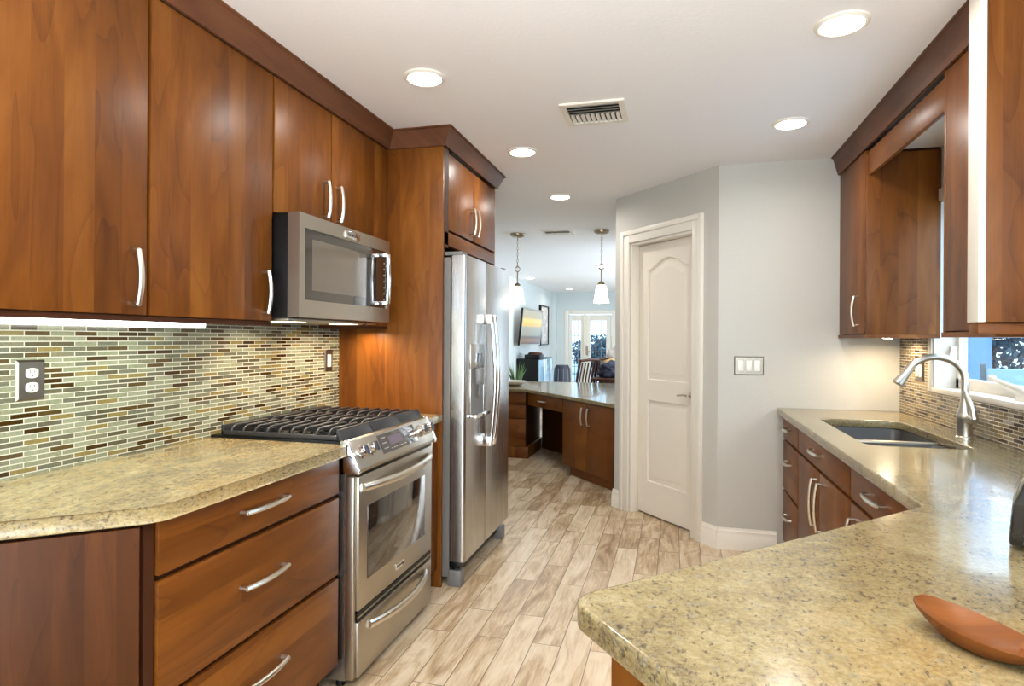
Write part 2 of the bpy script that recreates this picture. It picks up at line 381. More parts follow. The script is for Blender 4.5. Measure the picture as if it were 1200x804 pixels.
# cabinet helpers ----------------------------------------------------
def pull(parent, T, s, d, z, length=0.13, vertical=True, r=0.0078):
    """bowed bar pull: two short posts and an arched flat bar"""
    mb = MB(T); h = length / 2; pts = []
    for i in range(13):
        t = -1 + 2 * i / 12; out = 0.022 + 0.011 * (1 - t * t)
        pts.append((s, d + out, z + t * h) if vertical else (s + t * h, d + out, z))
    mb.tube(pts, r, 8)
    for t in (-1, 1):
        q = (s, d, z + t * h * 0.97) if vertical else (s + t * h * 0.97, d, z)
        mb.tube([q, (q[0], d + 0.024, q[2])], r * 0.95, 8)
    return obj('handle', mb, 'nickel', parent)
def front(parent, T, s0, s1, z0, z1, name='door', mat='wood', d0=0.0, th=0.02):
    return obj(name, MB(T).box(s0, s1, d0, d0 + th, z0, z1), mat, parent, 0.0025)
def slab_curve(name, loops, z0, z1, mat, parent=None, bev=0.006, origin=None):
    """a flat slab with holes and eased edges, from 2D loops"""
    cu = bpy.data.curves.new(name, 'CURVE'); cu.dimensions = '2D'; cu.fill_mode = 'BOTH'
    for lp in loops:
        sp = cu.splines.new('POLY'); sp.points.add(len(lp) - 1); sp.use_cyclic_u = True
        for p, q in zip(sp.points, lp): p.co = (q[0], q[1], 0, 1)
    cu.extrude = (z1 - z0) / 2 - bev; cu.bevel_depth = bev; cu.bevel_resolution = 2; cu.offset = -bev
    t = bpy.data.objects.new(name, cu); COL.objects.link(t); bpy.context.view_layer.update()
    me = bpy.data.meshes.new_from_object(t.evaluated_get(bpy.context.evaluated_depsgraph_get()))
    bpy.data.objects.remove(t); bpy.data.curves.remove(cu)
    mb = MB(); zc = (z0 + z1) / 2; mb.add([(v.co.x, v.co.y, v.co.z + zc) for v in me.vertices], [tuple(p.vertices) for p in me.polygons])
    bpy.data.meshes.remove(me)
    return obj(name, mb, mat, parent, 0, origin=origin)
def rounded(poly, rad, n=6):
    out = []; k = len(poly)
    for i, p in enumerate(poly):
        r = rad[i] if isinstance(rad, (list, tuple)) else rad
        p = Vector(p); a = (Vector(poly[i - 1]) - p); b = (Vector(poly[(i + 1) % k]) - p)
        if r <= 0: out.append(tuple(p)); continue
        an = a.normalized(); bn = b.normalized(); ang = an.angle(bn); dist = r / math.tan(ang / 2)
        c = p + (an + bn).normalized() * (r / math.sin(ang / 2))
        q0 = p + an * dist - c; q1 = p + bn * dist - c
        a0 = math.atan2(q0.y, q0.x); a1 = math.atan2(q1.y, q1.x); da = (a1 - a0 + math.pi) % (2 * math.pi) - math.pi
        for j in range(n + 1):
            t = a0 + da * j / n; out.append((c.x + r * math.cos(t), c.y + r * math.sin(t)))
    return out

# ------------------------------------------------------------------ the room
ZC = 2.42
XL, XR, YF = -1.80, 1.29, 4.09          # kitchen side walls and the far wall by the pantry
struct('floor', MB().box(-3.2, 1.54, -3.1, 14.7, -0.06, 0.0), 'floor')
struct('ceiling', MB().box(-3.2, 1.54, -3.1, 14.7, ZC, ZC + 0.08), 'ceil')
struct('wall_left', MB().box(-2.95, XL, -3.1, 4.05, 0, ZC), 'wall')
W0, W1, WZ0, WZ1 = 2.35, 3.62, 1.075, 2.02       # window opening over the sink
mb = MB().box(XR, 1.44, -3.1, W0, 0, ZC).box(XR, 1.44, W1, YF, 0, ZC).box(XR, 1.44, W0, W1, 0, WZ0).box(XR, 1.44, W0, W1, WZ1, ZC)
struct('wall_right', mb, 'wall')
# rear wall behind the camera, with an opening added for the fill light
struct('wall_rear', MB().box(XL, -1.2, -3.1, -3.0, 0, ZC).box(1.2, XR, -3.1, -3.0, 0, ZC).box(-1.2, 1.2, -3.1, -3.0, 2.2, ZC), 'wall')
# pantry: the far wall, the diagonal wall with the door, and the side towards the living room
PA, PB = Vector((-0.455, 4.90)), Vector((0.263, 4.09))
PL = (PB - PA).length; PANG = math.degrees(math.atan2(PB.y - PA.y, PB.x - PA.x)); TP = frame(PA.x, PA.y, PANG)
struct('wall_far', MB().box(PB.x, 1.44, YF, YF + 0.12, 0, ZC), 'wall')
D0, D1, DZ = 0.185, 0.862, 2.045
struct('wall_pantry', MB(TP).box(0, D0, -0.11, 0, 0, ZC).box(D1, PL, -0.11, 0, 0, ZC).box(D0, D1, -0.11, 0, DZ, ZC), 'wall')
struct('wall_passage', MB().prism([(PA.x, PA.y), (PA.x + 0.09, PA.y - 0.0), (PA.x + 0.72, PA.y + 0.55), (PA.x + 0.72, 7.2), (PA.x + 0.62, 7.2), (PA.x + 0.62, PA.y + 0.58)], 0, ZC), 'wall')
struct('wall_living_left', MB().box(-2.95, -2.83, 4.05, 14.6, 0, ZC), 'wallw')
BX0, BX1, BX2, BX3 = -2.45, -2.09, -2.05, -1.43
mb = MB().box(-2.95, BX0, 14.5, 14.65, 0, ZC).box(BX3, 1.54, 14.5, 14.65, 0, ZC).box(BX0, BX3, 14.5, 14.65, 1.9, ZC).box(-2.83, -2.72, 14.3, 14.5, 0, ZC)
struct('wall_living_back', mb, 'wallw')
mb = MB().box(1.44, 1.54, YF, 7.0, 0, ZC).box(1.44, 1.54, 12.2, 14.5, 0, ZC).box(1.44, 1.54, 7.0, 12.2, 0, 0.25).box(1.44, 1.54, 7.0, 12.2, 2.2, ZC)
struct('wall_living_right', mb, 'wallw')

# baseboards with a stepped profile
def base_prof(h=0.135, t=0.016): return [(0, 0), (t, 0), (t, h * .62), (t * .72, h * .68), (t * .72, h * .86), (t * .35, h * .92), (t * .3, h), (0, h)]
def baseboard(name, T, s0, s1):
    mb = MB(T); pr = base_prof(); n = len(pr)
    mb.add([(s, d, z) for s in (s0, s1) for d, z in pr], [tuple(range(n)), tuple(range(n, 2 * n))[::-1]] + [(i, (i + 1) % n, n + (i + 1) % n, n + i) for i in range(n)])
    return struct(name, mb, 'white')
TF = frame(PB.x, YF, 0)
baseboard('baseboard_far', TF, -0.008, 0.35)
baseboard('baseboard_pantry', TP, D1 + 0.095, PL + 0.01)
baseboard('baseboard_passage', TP, -0.016, D0 - 0.098)

# pantry door: casing, jamb, two-panel arched slab, lever
def casing_bar(mb, s0, s1, z0, z1): mb.box(s0, s1, 0, 0.014, z0, z1)
CW = 0.095
mb = MB(TP)
mb.box(D0 - CW, D0, 0, 0.016, 0, DZ + CW).box(D1, D1 + CW, 0, 0.016, 0, DZ + CW).box(D0, D1, 0, 0.016, DZ, DZ + CW)
mb.box(D0 - CW, D0 - CW * .62, 0.016, 0.026, 0, DZ + CW).box(D1 + CW * .62, D1 + CW, 0.016, 0.026, 0, DZ + CW).box(D0 - CW * .62, D1 + CW * .62, 0.016, 0.026, DZ + CW * .62, DZ + CW)
struct('trim_1', mb, 'white', 0.003)
mb = MB(TP).box(D0, D0 + 0.018, -0.11, 0.0, 0, DZ).box(D1 - 0.018, D1, -0.11, 0.0, 0, DZ).box(D0, D1, -0.11, 0.0, DZ - 0.018, DZ)
struct('trim_2', mb, 'white', 0.002)
S0, S1 = D0 + 0.02, D1 - 0.02
def panel_loop(s0, s1, z0, z1, arch=0.0, n=18):
    pts = [(s0, z0), (s1, z0)]
    if arch <= 0: return pts + [(s1, z1), (s0, z1)]
    return pts + [(s1, z1)] + [(s1 - 0.02 + (s0 - s1 + 0.04) * i / n, z1 + arch * math.sin(math.pi * i / n) ** 1.15) for i in range(n + 1)] + [(s0, z1)]
PS0, PS1 = S0 + 0.105, S1 - 0.105
PANELS = ((1.02, 1.83, 0.075), (0.26, 0.86, 0.0))
door = struct('door_1', MB(TP).box(S0, S1, -0.108, -0.084, 0.012, DZ - 0.02), 'whitedoor')
def fill_plate(loops, d0, d1, bev, T):
    cu = bpy.data.curves.new('plate', 'CURVE'); cu.dimensions = '2D'; cu.fill_mode = 'BOTH'
    for lp in loops:
        sp = cu.splines.new('POLY'); sp.points.add(len(lp) - 1); sp.use_cyclic_u = True
        for p, q in zip(sp.points, lp): p.co = (q[0], q[1], 0, 1)
    cu.extrude = (d1 - d0) / 2 - bev; cu.bevel_depth = bev; cu.bevel_resolution = 2; cu.offset = -bev
    t = bpy.data.objects.new('plate', cu); COL.objects.link(t); bpy.context.view_layer.update()
    me = bpy.data.meshes.new_from_object(t.evaluated_get(bpy.context.evaluated_depsgraph_get()))
    bpy.data.objects.remove(t); bpy.data.curves.remove(cu); dc = (d0 + d1) / 2
    mb = MB(T); mb.add([(v.co.x, dc + v.co.z, v.co.y) for v in me.vertices], [tuple(p.vertices) for p in me.polygons]); bpy.data.meshes.remove(me)
    return mb
obj('stiles_and_rails', fill_plate([[(S0, 0.012), (S1, 0.012), (S1, DZ - 0.02), (S0, DZ - 0.02)]] + [panel_loop(PS0, PS1, *p) for p in PANELS], -0.088, -0.070, 0.006, TP), 'whitedoor', door)
for z0, z1, arch in PANELS:
    mb = MB(TP); rings = []
    for ins, d in ((0.014, -0.083), (0.020, -0.083), (0.044, -0.074), (0.050, -0.0735)):
        k_ = 1 - 2 * ins / (PS1 - PS0)
        rings.append([(p[0], d, p[1]) for p in panel_loop(PS0 + ins, PS1 - ins, z0 + ins, z1 - ins, arch * k_)])
    n = len(rings[0]); fs = [(a_ * n + b_, a_ * n + (b_ + 1) % n, (a_ + 1) * n + (b_ + 1) % n, (a_ + 1) * n + b_) for a_ in range(len(rings) - 1) for b_ in range(n)]
    fs.append(tuple(range((len(rings) - 1) * n, len(rings) * n)))
    obj('panel', mb.add([v for r in rings for v in r], fs), 'whitedoor', door)
mb = MB(TP); hs = S1 - 0.055
mb.tube([(hs, -0.07, 0.935), (hs, -0.062, 0.935)], 0.028, 16); mb.tube([(hs, -0.065, 0.935), (hs, -0.025, 0.935)], 0.009, 10)
mb.tube([(hs, -0.025, 0.935), (hs - 0.03, -0.022, 0.938), (hs - 0.07, -0.022, 0.934), (hs - 0.105, -0.024, 0.928)], [0.010, 0.009, 0.008, 0.006], 10)
o = obj('handle', mb, 'nickel', door); o['label'] = 'brushed nickel lever handle'

# window over the sink
win = struct('window_1', MB().box(1.385, 1.425, W0, W0 + 0.05, WZ0, WZ1).box(1.385, 1.425, W1 - 0.045, W1, WZ0, WZ1).box(1.385, 1.425, W0, W1, WZ0, WZ0 + 0.055).box(1.385, 1.425, W0, W1, WZ1 - 0.05, WZ1), 'white', 0.004)
obj('pane', MB().box(1.402, 1.408, W0 + 0.05, W1 - 0.045, WZ0 + 0.055, WZ1 - 0.05), 'glass', win)
obj('jamb', MB().box(XR - 0.004, 1.385, W1 - 0.012, W1, WZ0, WZ1).box(XR - 0.004, 1.385, W0, W0 + 0.012, WZ0, WZ1).box(XR - 0.004, 1.385, W0, W1, WZ1 - 0.012, WZ1), 'white', win)
obj('latch', MB().box(1.355, 1.386, W1 - 0.03, W1 - 0.012, 1.20, 1.29).tube([(1.36, W1 - 0.03, 1.28), (1.34, W1 - 0.05, 1.22)], 0.006, 8), 'white', win)
obj('sill', MB().box(XR - 0.012, 1.39, W0 - 0.03, W1 + 0.0, WZ0 - 0.022, WZ0 + 0.004), 'white', win, 0.004)
mb = MB().box(1.33, 1.385, 2.80, 2.92, WZ0 + 0.004, WZ0 + 0.03)
mb.tube([(1.355, 2.86, WZ0 + 0.03), (1.345, 2.90, 1.12), (1.35, 3.08, 1.142), (1.352, 3.16, 1.152)], [0.012, 0.011, 0.009, 0.009], 10)
mb.lathe([(0.006, -0.012), (0.015, -0.008), (0.017, 0.004), (0.010, 0.014)], (1.352, 3.165, 1.155), 14)
obj('crank', mb, 'white', win)
struct('trim_3', MB().box(XR - 0.014, XR, W1, W1 + 0.045, WZ0 - 0.02, WZ1 + 0.06).box(XR - 0.014, XR, W0, W1, WZ1, WZ1 + 0.06), 'white', 0.003)

# mosaic backsplashes
struct('wall_tile_left', MB().box(XL, XL + 0.008, -0.5, 3.04, 0.915, 1.385), 'tileL')
mb = MB().box(XR - 0.008, XR, 0.6, W0, 0.90, 1.36).box(XR - 0.008, XR, W1 + 0.045, YF, 0.90, 1.36).box(XR - 0.008, XR, W0, W1 + 0.045, 0.90, WZ0 - 0.022)
struct('wall_tile_right', mb, 'tileR')

# ------------------------------------------------------------------ LEFT RUN (faces +X)
XF, XD, XU = -1.18, -1.225, -1.52       # counter edge; base and upper box fronts (doors are 20 mm thick)
def TL(x): return frame(x, 0, 90)        # s = y, d = +x
RY0, RY1 = 2.066, 2.828                  # the range
PY = 3.04                                # tall refrigerator panel
# drawer base
c = thing('base_cabinet', 'cherry wood drawer base with three wide drawers under the granite beside the range', 'cabinet', (-1.51, 1.63, 0))
T = TL(XD)
obj('body', MB().box(XL + 0.004, XD, 1.215, RY0 - 0.012, 0.09, 0.873), 'frame', c)
obj('toe_kick', MB().box(XL + 0.004, XD - 0.06, 1.215, RY0 - 0.012, 0, 0.09), 'toe', c)
obj('end_stile', MB(T).box(1.186, 1.215, -0.30, 0.012, 0.0, 0.873), 'frame', c)
for z0, z1 in ((0.735, 0.868), (0.435, 0.719), (0.10, 0.419)):
    d = front(c, T, 1.222, RY0 - 0.016, z0, z1, 'drawer', 'woodh'); zc = {0.735: 0.81, 0.435: 0.592, 0.10: 0.297}[z0]
    pull(d, T, 1.612, 0.02, zc, 0.20, False)
# angled end unit
c = thing('angled_end_cabinet', 'plain cherry end panel set at an angle at the left end of the granite run', 'cabinet', (-1.45, 0.85, 0))
ex, ey = -1.226, 1.172
ca, sa = math.cos(R(221)), math.sin(R(221))
TA = lambda p: (ex + p[0] * ca - p[1] * sa, ey + p[0] * sa + p[1] * ca, p[2])     # s away from the stile; d out towards the room
obj('body', MB().prism([(ex - 0.012, ey), (ex + 0.755 * ca - 0.012, ey + 0.755 * sa), (XL + 0.003, ey + 0.755 * sa), (XL + 0.003, ey)], 0.0, 0.873), 'frame', c)
obj('end_panel', MB(TA).box(-0.012, 0.76, 0.0, 0.018, 0.0, 0.868), 'shadewood', c, 0.002)
# worktop
px, py = -1.165, 1.155
q = 0.86; loop = [(XL + 0.008, RY0 - 0.004), (XF, RY0 - 0.004), (XF, 1.20), (XF + q * ca, 1.20 + q * sa), (XL + 0.008, 1.20 + q * sa)]
o = slab_curve('countertop', [rounded(loop, [0, 0.012, 0.10, 0, 0])], 0.875, 0.915, 'granL')
tag(o, 'long speckled granite countertop with clipped corner to the left of the range', 'countertop')
# narrow base right of the range
c = thing('narrow_base_cabinet', 'narrow cherry base cabinet squeezed between the range and the refrigerator', 'cabinet', (-1.5, 2.935, 0))
obj('body', MB().box(XL, XD, RY1 + 0.012, PY - 0.002, 0.09, 0.873), 'frame', c)
obj('toe_kick', MB().box(XL, XD - 0.05, RY1 + 0.012, PY - 0.002, 0, 0.09), 'toe', c)
d = front(c, T, RY1 + 0.018, PY - 0.006, 0.10, 0.868); pull(d, T, RY1 + 0.045, 0.02, 0.775, 0.14)
o = slab_curve('countertop', [[(XL + 0.008, RY1 + 0.004), (XF, RY1 + 0.004), (XF, PY - 0.002), (XL + 0.008, PY - 0.002)]], 0.875, 0.915, 'granL')
tag(o, 'small granite countertop strip between the range and the refrigerator panel', 'countertop')

# upper cabinets
TU = TL(XU)
def upper(label, y0, y1, z0, z1, doors, hs, hz=None, hl=0.158, body='frame'):
    c = thing('wall_cabinet', label, 'cabinet', (-1.66, (y0 + y1) / 2, z0))
    obj('body', MB().box(XL, XU, y0, y1, z0, z1), body, c)
    for (a, b), h in zip(doors, hs):
        d = front(c, TU, a, b, z0 + 0.002, z1 - 0.002)
        if h: pull(d, TU, h, 0.02, hz, hl)
    return c
ZU0, ZU1 = 1.376, 2.328
c = upper('tall cherry wall cabinet nearest the camera, cut by the left edge of the picture', 0.88, 1.477, ZU0, ZU1, [(0.884, 1.472)], [1.422], 1.485)
obj('light_rail', MB().box(XU - 0.02, XU + 0.012, 0.88, 1.477, ZU0 - 0.016, ZU0), 'frame', c)
c = upper('tall single door cherry wall cabinet beside the microwave', 1.481, 2.056, ZU0, ZU1, [(1.485, 2.052)], [2.003], 1.485)
obj('light_rail', MB().box(XU - 0.02, XU + 0.012, 1.477, 2.056, ZU0 - 0.016, ZU0), 'frame', c)
upper('short two door cherry wall cabinet over the microwave', 2.060, 2.885, 1.800, ZU1, [(2.064, 2.468), (2.474, 2.881)], [2.412, 2.520], 1.923, 0.16)
c = thing('filler_panel', 'narrow cherry filler between microwave and tall refrigerator panel', 'panel', (-1.66, 2.95, ZU0))
obj('face', MB().box(XL, XU + 0.016, 2.836, PY - 0.002, ZU0, 1.798).box(XL, XU + 0.016, 2.889, PY - 0.002, 1.798, ZU1), 'wood', c, 0.0015)
obj('light_rail', MB().box(XL + 0.01, XU + 0.02, 2.836, PY - 0.002, ZU0 - 0.016, ZU0), 'frame', c)

# under-cabinet light bar
c = thing('light_bar', 'glowing white light bar fixed under the left wall cabinets', 'light', (-1.62, 1.25, ZU0 - 0.03))
obj('housing', MB().box(-1.645, -1.595, 0.62, 1.825, ZU0 - 0.012, ZU0 - 0.001), 'plastic', c)
obj('diffuser', MB().box(-1.642, -1.598, 0.63, 1.82, ZU0 - 0.030, ZU0 - 0.012), 'tube', c, 0.004)
area_light('light_bar_glow', (-1.62, 1.22, ZU0 - 0.034), (0, 0, 0), 0.03, 0.9, (0.92, 1.0, 0.80), 'RECTANGLE', 1.15)

# crown molding (structure): swept profile
def crown(name, pts, zb, zt, out, mat='crown'):
    """pts: plan polyline of the cabinet fronts with the outward normal on the right; angled flat crown"""
    prof = [(0.0, zb - 0.001), (0.012, zb - 0.001), (0.016, zb + 0.012), (out - 0.010, zt - 0.010), (out, zt - 0.006), (out, zt), (0.0, zt)]
    P = [Vector(p) for p in pts]; k = len(P); mb = MB(); vs = []; n = len(prof)
    for i, p in enumerate(P):
        nr = []
        if i > 0: d = (P[i] - P[i - 1]).normalized(); nr.append(Vector((d.y, -d.x)))
        if i < k - 1: d = (P[i + 1] - P[i]).normalized(); nr.append(Vector((d.y, -d.x)))
        if len(nr) == 2: m_ = (nr[0] + nr[1]); m_ = m_ / (m_.length_squared / 2) 
        else: m_ = nr[0]
        for o_, z in prof: vs.append((p.x + m_.x * o_, p.y + m_.y * o_, z))
    fs = [(i * n + j, i * n + (j + 1) % n, (i + 1) * n + (j + 1) % n, (i + 1) * n + j) for i in range(k - 1) for j in range(n)]
    fs += [tuple(range(n))[::-1], tuple(range((k - 1) * n, k * n))]
    mb.add(vs, fs); return struct(name, mb, mat)
FX = -1.185                                # refrigerator enclosure front
crown('trim_4', [(XU + 0.02, 0.5), (XU + 0.02, PY), (FX + 0.005, PY), (FX + 0.005, 4.0), (XL, 4.0)], 2.33, ZC, 0.058)

# ------------------------------------------------------------------ refrigerator enclosure
c = thing('refrigerator_cabinet', 'tall cherry enclosure with two small doors around and above the refrigerator', 'cabinet', (-1.5, 3.52, 0))
obj('side_panel', MB().box(XL, FX, PY, PY + 0.02, 0.0, 2.33), 'wood', c, 0.0015)
obj('side_panel', MB().box(XL, FX, 3.985, 4.005, 0.0, 2.33), 'wood', c, 0.0015)
obj('face_stile', MB().box(FX - 0.02, FX + 0.002, PY + 0.02, PY + 0.075, 1.80, 2.33), 'frame', c)
obj('body', MB().box(XL, FX - 0.02, PY + 0.02, 3.985, 1.86, 2.33), 'frame', c)
obj('valance', MB().box(FX - 0.02, FX + 0.002, PY + 0.02, 3.985, 1.815, 1.885), 'woodh', c, 0.0015)
TFr = TL(FX - 0.018)
for (a, b), h in zip(((3.115, 3.535), (3.540, 3.985)), (3.495, 3.575)):
    d = front(c, TFr, a, b, 1.90, 2.312); pull(d, TFr, h, 0.02, 2.01, 0.155)

# refrigerator
c = thing('refrigerator', 'stainless side by side refrigerator with water dispenser in the left door', 'refrigerator', (-1.42, 3.51, 0))
GX = -1.062; BY0, BYM, BY1 = 3.064, 3.424, 3.948
obj('body', MB().box(XL + 0.03, -1.15, BY0 + 0.004, BY1 - 0.004, 0.05, 1.745), 'greyplastic', c)
TG = TL(-1.145)
def fridge_door(y0, y1):
    pr = rounded([(y0, 0.0), (y1, 0.0), (y1, GX + 1.145), (y0, GX + 1.145)], [0.004, 0.004, 0.02, 0.02], 5)
    return MB(TG).prism(pr, 0.135, 1.755)
fl = obj('door', fridge_door(BY0, BYM - 0.003), 'steelz', c); fr_ = obj('door', fridge_door(BYM + 0.003, BY1), 'steelz', c)
for d, s in ((fl, BYM - 0.035), (fr_, BYM + 0.035)):
    mb = MB(TG); dd = GX + 1.145
    pts = [(s, dd + 0.040 + 0.026 * math.sin(math.pi * i / 16), 0.70 + 0.75 * i / 16) for i in range(17)]
    mb.tube(pts, 0.0125, 10)
    for z in (0.725, 1.425): mb.box(s - 0.014, s + 0.014, dd - 0.001, dd + 0.045, z - 0.028, z + 0.028)
    obj('handle', mb, 'chrome', d, 0.002)
dd = GX + 1.145
mb = MB(TG); y0, y1 = 3.13, 3.375
mb.box(y0, y1, dd, dd + 0.006, 1.15, 1.285).box(y0, y0 + 0.014, dd, dd + 0.006, 0.90, 1.15).box(y1 - 0.014, y1, dd, dd + 0.006, 0.90, 1.15)
dp = obj('dispenser', mb, 'steelz', fl, 0.002)
obj('recess', MB(TG).box(y0 + 0.014, y1 - 0.014, dd, dd + 0.002, 0.90, 1.15), 'greyplastic', fl)
obj('display_panel', MB(TG).box(3.19, 3.32, dd + 0.006, dd + 0.0085, 1.185, 1.235), 'display', fl)
obj('dispenser_lever', MB(TG).prism([(3.225, dd), (3.285, dd), (3.275, dd + 0.035), (3.235, dd + 0.035)], 1.06, 1.15).box(3.245, 3.265, dd + 0.01, dd + 0.02, 0.99, 1.06), 'greyplastic', fl, 0.002)
obj('drip_tray', MB(TG).box(y0 - 0.005, y1 + 0.005, dd, dd + 0.04, 0.885, 0.905), 'chrome', fl, 0.003)
obj('hinge_cover', MB().box(-1.19, -1.085, BY0 + 0.01, BY0 + 0.085, 1.756, 1.776), 'greyplastic', c, 0.004)
obj('hinge_cover', MB().box(-1.19, -1.085, BY1 - 0.085, BY1 - 0.01, 1.756, 1.776), 'greyplastic', c, 0.004)
obj('base_grille', MB().box(-1.15, -1.125, BY0 + 0.02, BY1 - 0.02, 0.045, 0.128), 'black', c)
obj('foot', MB().box(-1.16, -1.085, BY0 + 0.004, BY0 + 0.07, 0.0, 0.085), 'greyplastic', c, 0.006)
obj('foot', MB().box(-1.16, -1.085, BY1 - 0.07, BY1 - 0.004, 0.0, 0.085), 'greyplastic', c, 0.006)
obj('bottom_hinge', MB().box(-1.15, -1.09, BY0 + 0.005, BY0 + 0.06, 0.10, 0.133), 'black', c, 0.003)

# ------------------------------------------------------------------ range
c = thing('gas_range', 'stainless slide in gas range with black grates, oven window and drawer', 'range', (-1.47, 2.447, 0))
QX = -1.150; TR = TL(QX); Y0, Y1 = RY0, RY1
obj('body', MB().box(XL + 0.02, QX - 0.035, Y0, Y1, 0.03, 0.905), 'steelz', c)
for a, b in ((Y0, Y0 + 0.02), (Y1 - 0.02, Y1)): obj('side_trim', MB(TR).box(a, b, -0.035, -0.004, 0.035, 0.795), 'steel', c, 0.003)
# cooktop and slanted control panel
obj('cooktop', MB().box(XL + 0.012, -1.20, Y0 - 0.001, Y1 + 0.001, 0.905, 0.925), 'black', c, 0.002)
obj('burner_pan', MB().box(XL + 0.05, -1.235, Y0 + 0.03, Y1 - 0.03, 0.925, 0.929), 'bgloss', c)
prof = [(-0.055, 0.928), (-0.030, 0.926), (0.018, 0.822), (0.016, 0.808), (-0.055, 0.808)]
cp = obj('control_panel', MB(TR).add([(s, d, z) for s in (Y0 + 0.012, Y1 - 0.012) for d, z in prof],
    [(0, 1, 2, 3, 4), (9, 8, 7, 6, 5)] + [(i, (i + 1) % 5, 5 + (i + 1) % 5, 5 + i) for i in range(5)]), 'steel', c, 0.003)
for a, b in ((Y0 - 0.004, Y0 + 0.011), (Y1 - 0.011, Y1 + 0.004)):
    pe = [(-0.06, 0.930), (-0.028, 0.930), (0.022, 0.822), (0.020, 0.804), (-0.06, 0.804)]
    obj('end_cap', MB(TR).add([(s, d, z) for s in (a, b) for d, z in pe], [(0, 1, 2, 3, 4), (9, 8, 7, 6, 5)] + [(i, (i + 1) % 5, 5 + (i + 1) % 5, 5 + i) for i in range(5)]), 'chrome', c, 0.004)
sl = Vector((0.048, -0.104)).normalized(); nrm = Vector((0.104, 0.048)).normalized()   # (d, z) down the slope, and out of it
def TS(s, a, n): return (s, -0.030 + sl.x * a + nrm.x * n, 0.926 + sl.y * a + nrm.y * n)
TSl = lambda p: TR(TS(p[0], p[1], p[2]))
for s in (2.125, 2.205, 2.700, 2.780):
    kb = MB(TSl); kb.lathe([(0.027, 0.0), (0.027, 0.006), (0.022, 0.008), (0.021, 0.026), (0.017, 0.030)], (s, 0.052, 0.0), 20)
    k = obj('knob', kb, 'chrome', c); obj('grip', MB(TSl).box(s - 0.007, s + 0.007, 0.034, 0.070, 0.024, 0.036), 'grip', k, 0.002)
ds = obj('display_panel', MB(TSl).box(2.285, 2.635, 0.012, 0.092, 0.0, 0.0022), 'display', cp, 0.001)
mb = MB(TSl).box(2.37, 2.49, 0.028, 0.066, 0.0022, 0.0026); obj('screen', mb, 'lcd', cp)
mb = MB(TSl)
for i in range(5):
    for j in range(3):
        mb.box(2.515 + i * 0.021, 2.527 + i * 0.021, 0.028 + j * 0.018, 0.032 + j * 0.018, 0.0022, 0.0027)
for j in range(3): mb.box(2.305, 2.345, 0.026 + j * 0.022, 0.030 + j * 0.022, 0.0022, 0.0027)
for i in range(7): mb.box(2.365 + i * 0.022, 2.379 + i * 0.022, 0.078, 0.082, 0.0022, 0.0027)
obj('panel_marking', mb, 'mark', cp)
# oven door, window, bowed handle, badge
od = obj('oven_door', MB(TR).box(Y0 + 0.022, Y1 - 0.022, -0.035, 0.006, 0.285, 0.792), 'steel', c, 0.004)
obj('oven_window', MB(TR).box(2.155, 2.715, 0.006, 0.009, 0.385, 0.668), 'dglass', od, 0.001)
def bow(mb, s0, s1, z, d0, out, r, n=18, dz=0.0):
    pts = [(s0 + (s1 - s0) * i / n, d0 + 0.012 + out * math.sin(math.pi * i / n) ** 0.8, z + dz * math.sin(math.pi * i / n)) for i in range(n + 1)]
    mb.tube(pts, r, 10, 1.35); return mb
obj('handle', bow(MB(TR), Y0 + 0.045, Y1 - 0.06, 0.748, 0.0, 0.05, 0.0125), 'nickel', od)
bd = obj('badge', MB(TR).box(2.405, 2.485, 0.006, 0.0095, 0.325, 0.352), 'chrome', od, 0.001)
lettering('badge_lettering', 'KitchenAid', TR, 2.445, 0.0098, 0.338, 0.0145, 'slot', od)
obj('vent_strip', MB(TR).box(Y0 + 0.022, Y1 - 0.022, -0.035, 0.001, 0.246, 0.279), 'black', c)
obj('strip_line', MB(TR).box(Y0 + 0.022, Y1 - 0.022, 0.001, 0.005, 0.259, 0.265), 'steel', c)
wd = obj('warming_drawer', MB(TR).box(Y0 + 0.022, Y1 - 0.022, -0.035, 0.006, 0.035, 0.242), 'steel', c, 0.004)
obj('handle', bow(MB(TR), Y0 + 0.10, Y1 - 0.11, 0.205, 0.0, 0.05, 0.0125), 'nickel', wd)
for y in (Y0 + 0.03, Y1 - 0.03):
    for x in (-1.22, -1.70): obj('foot', MB().lathe([(0.018, 0), (0.018, 0.02), (0.012, 0.032)], (x, y, 0), 12), 'black', c)
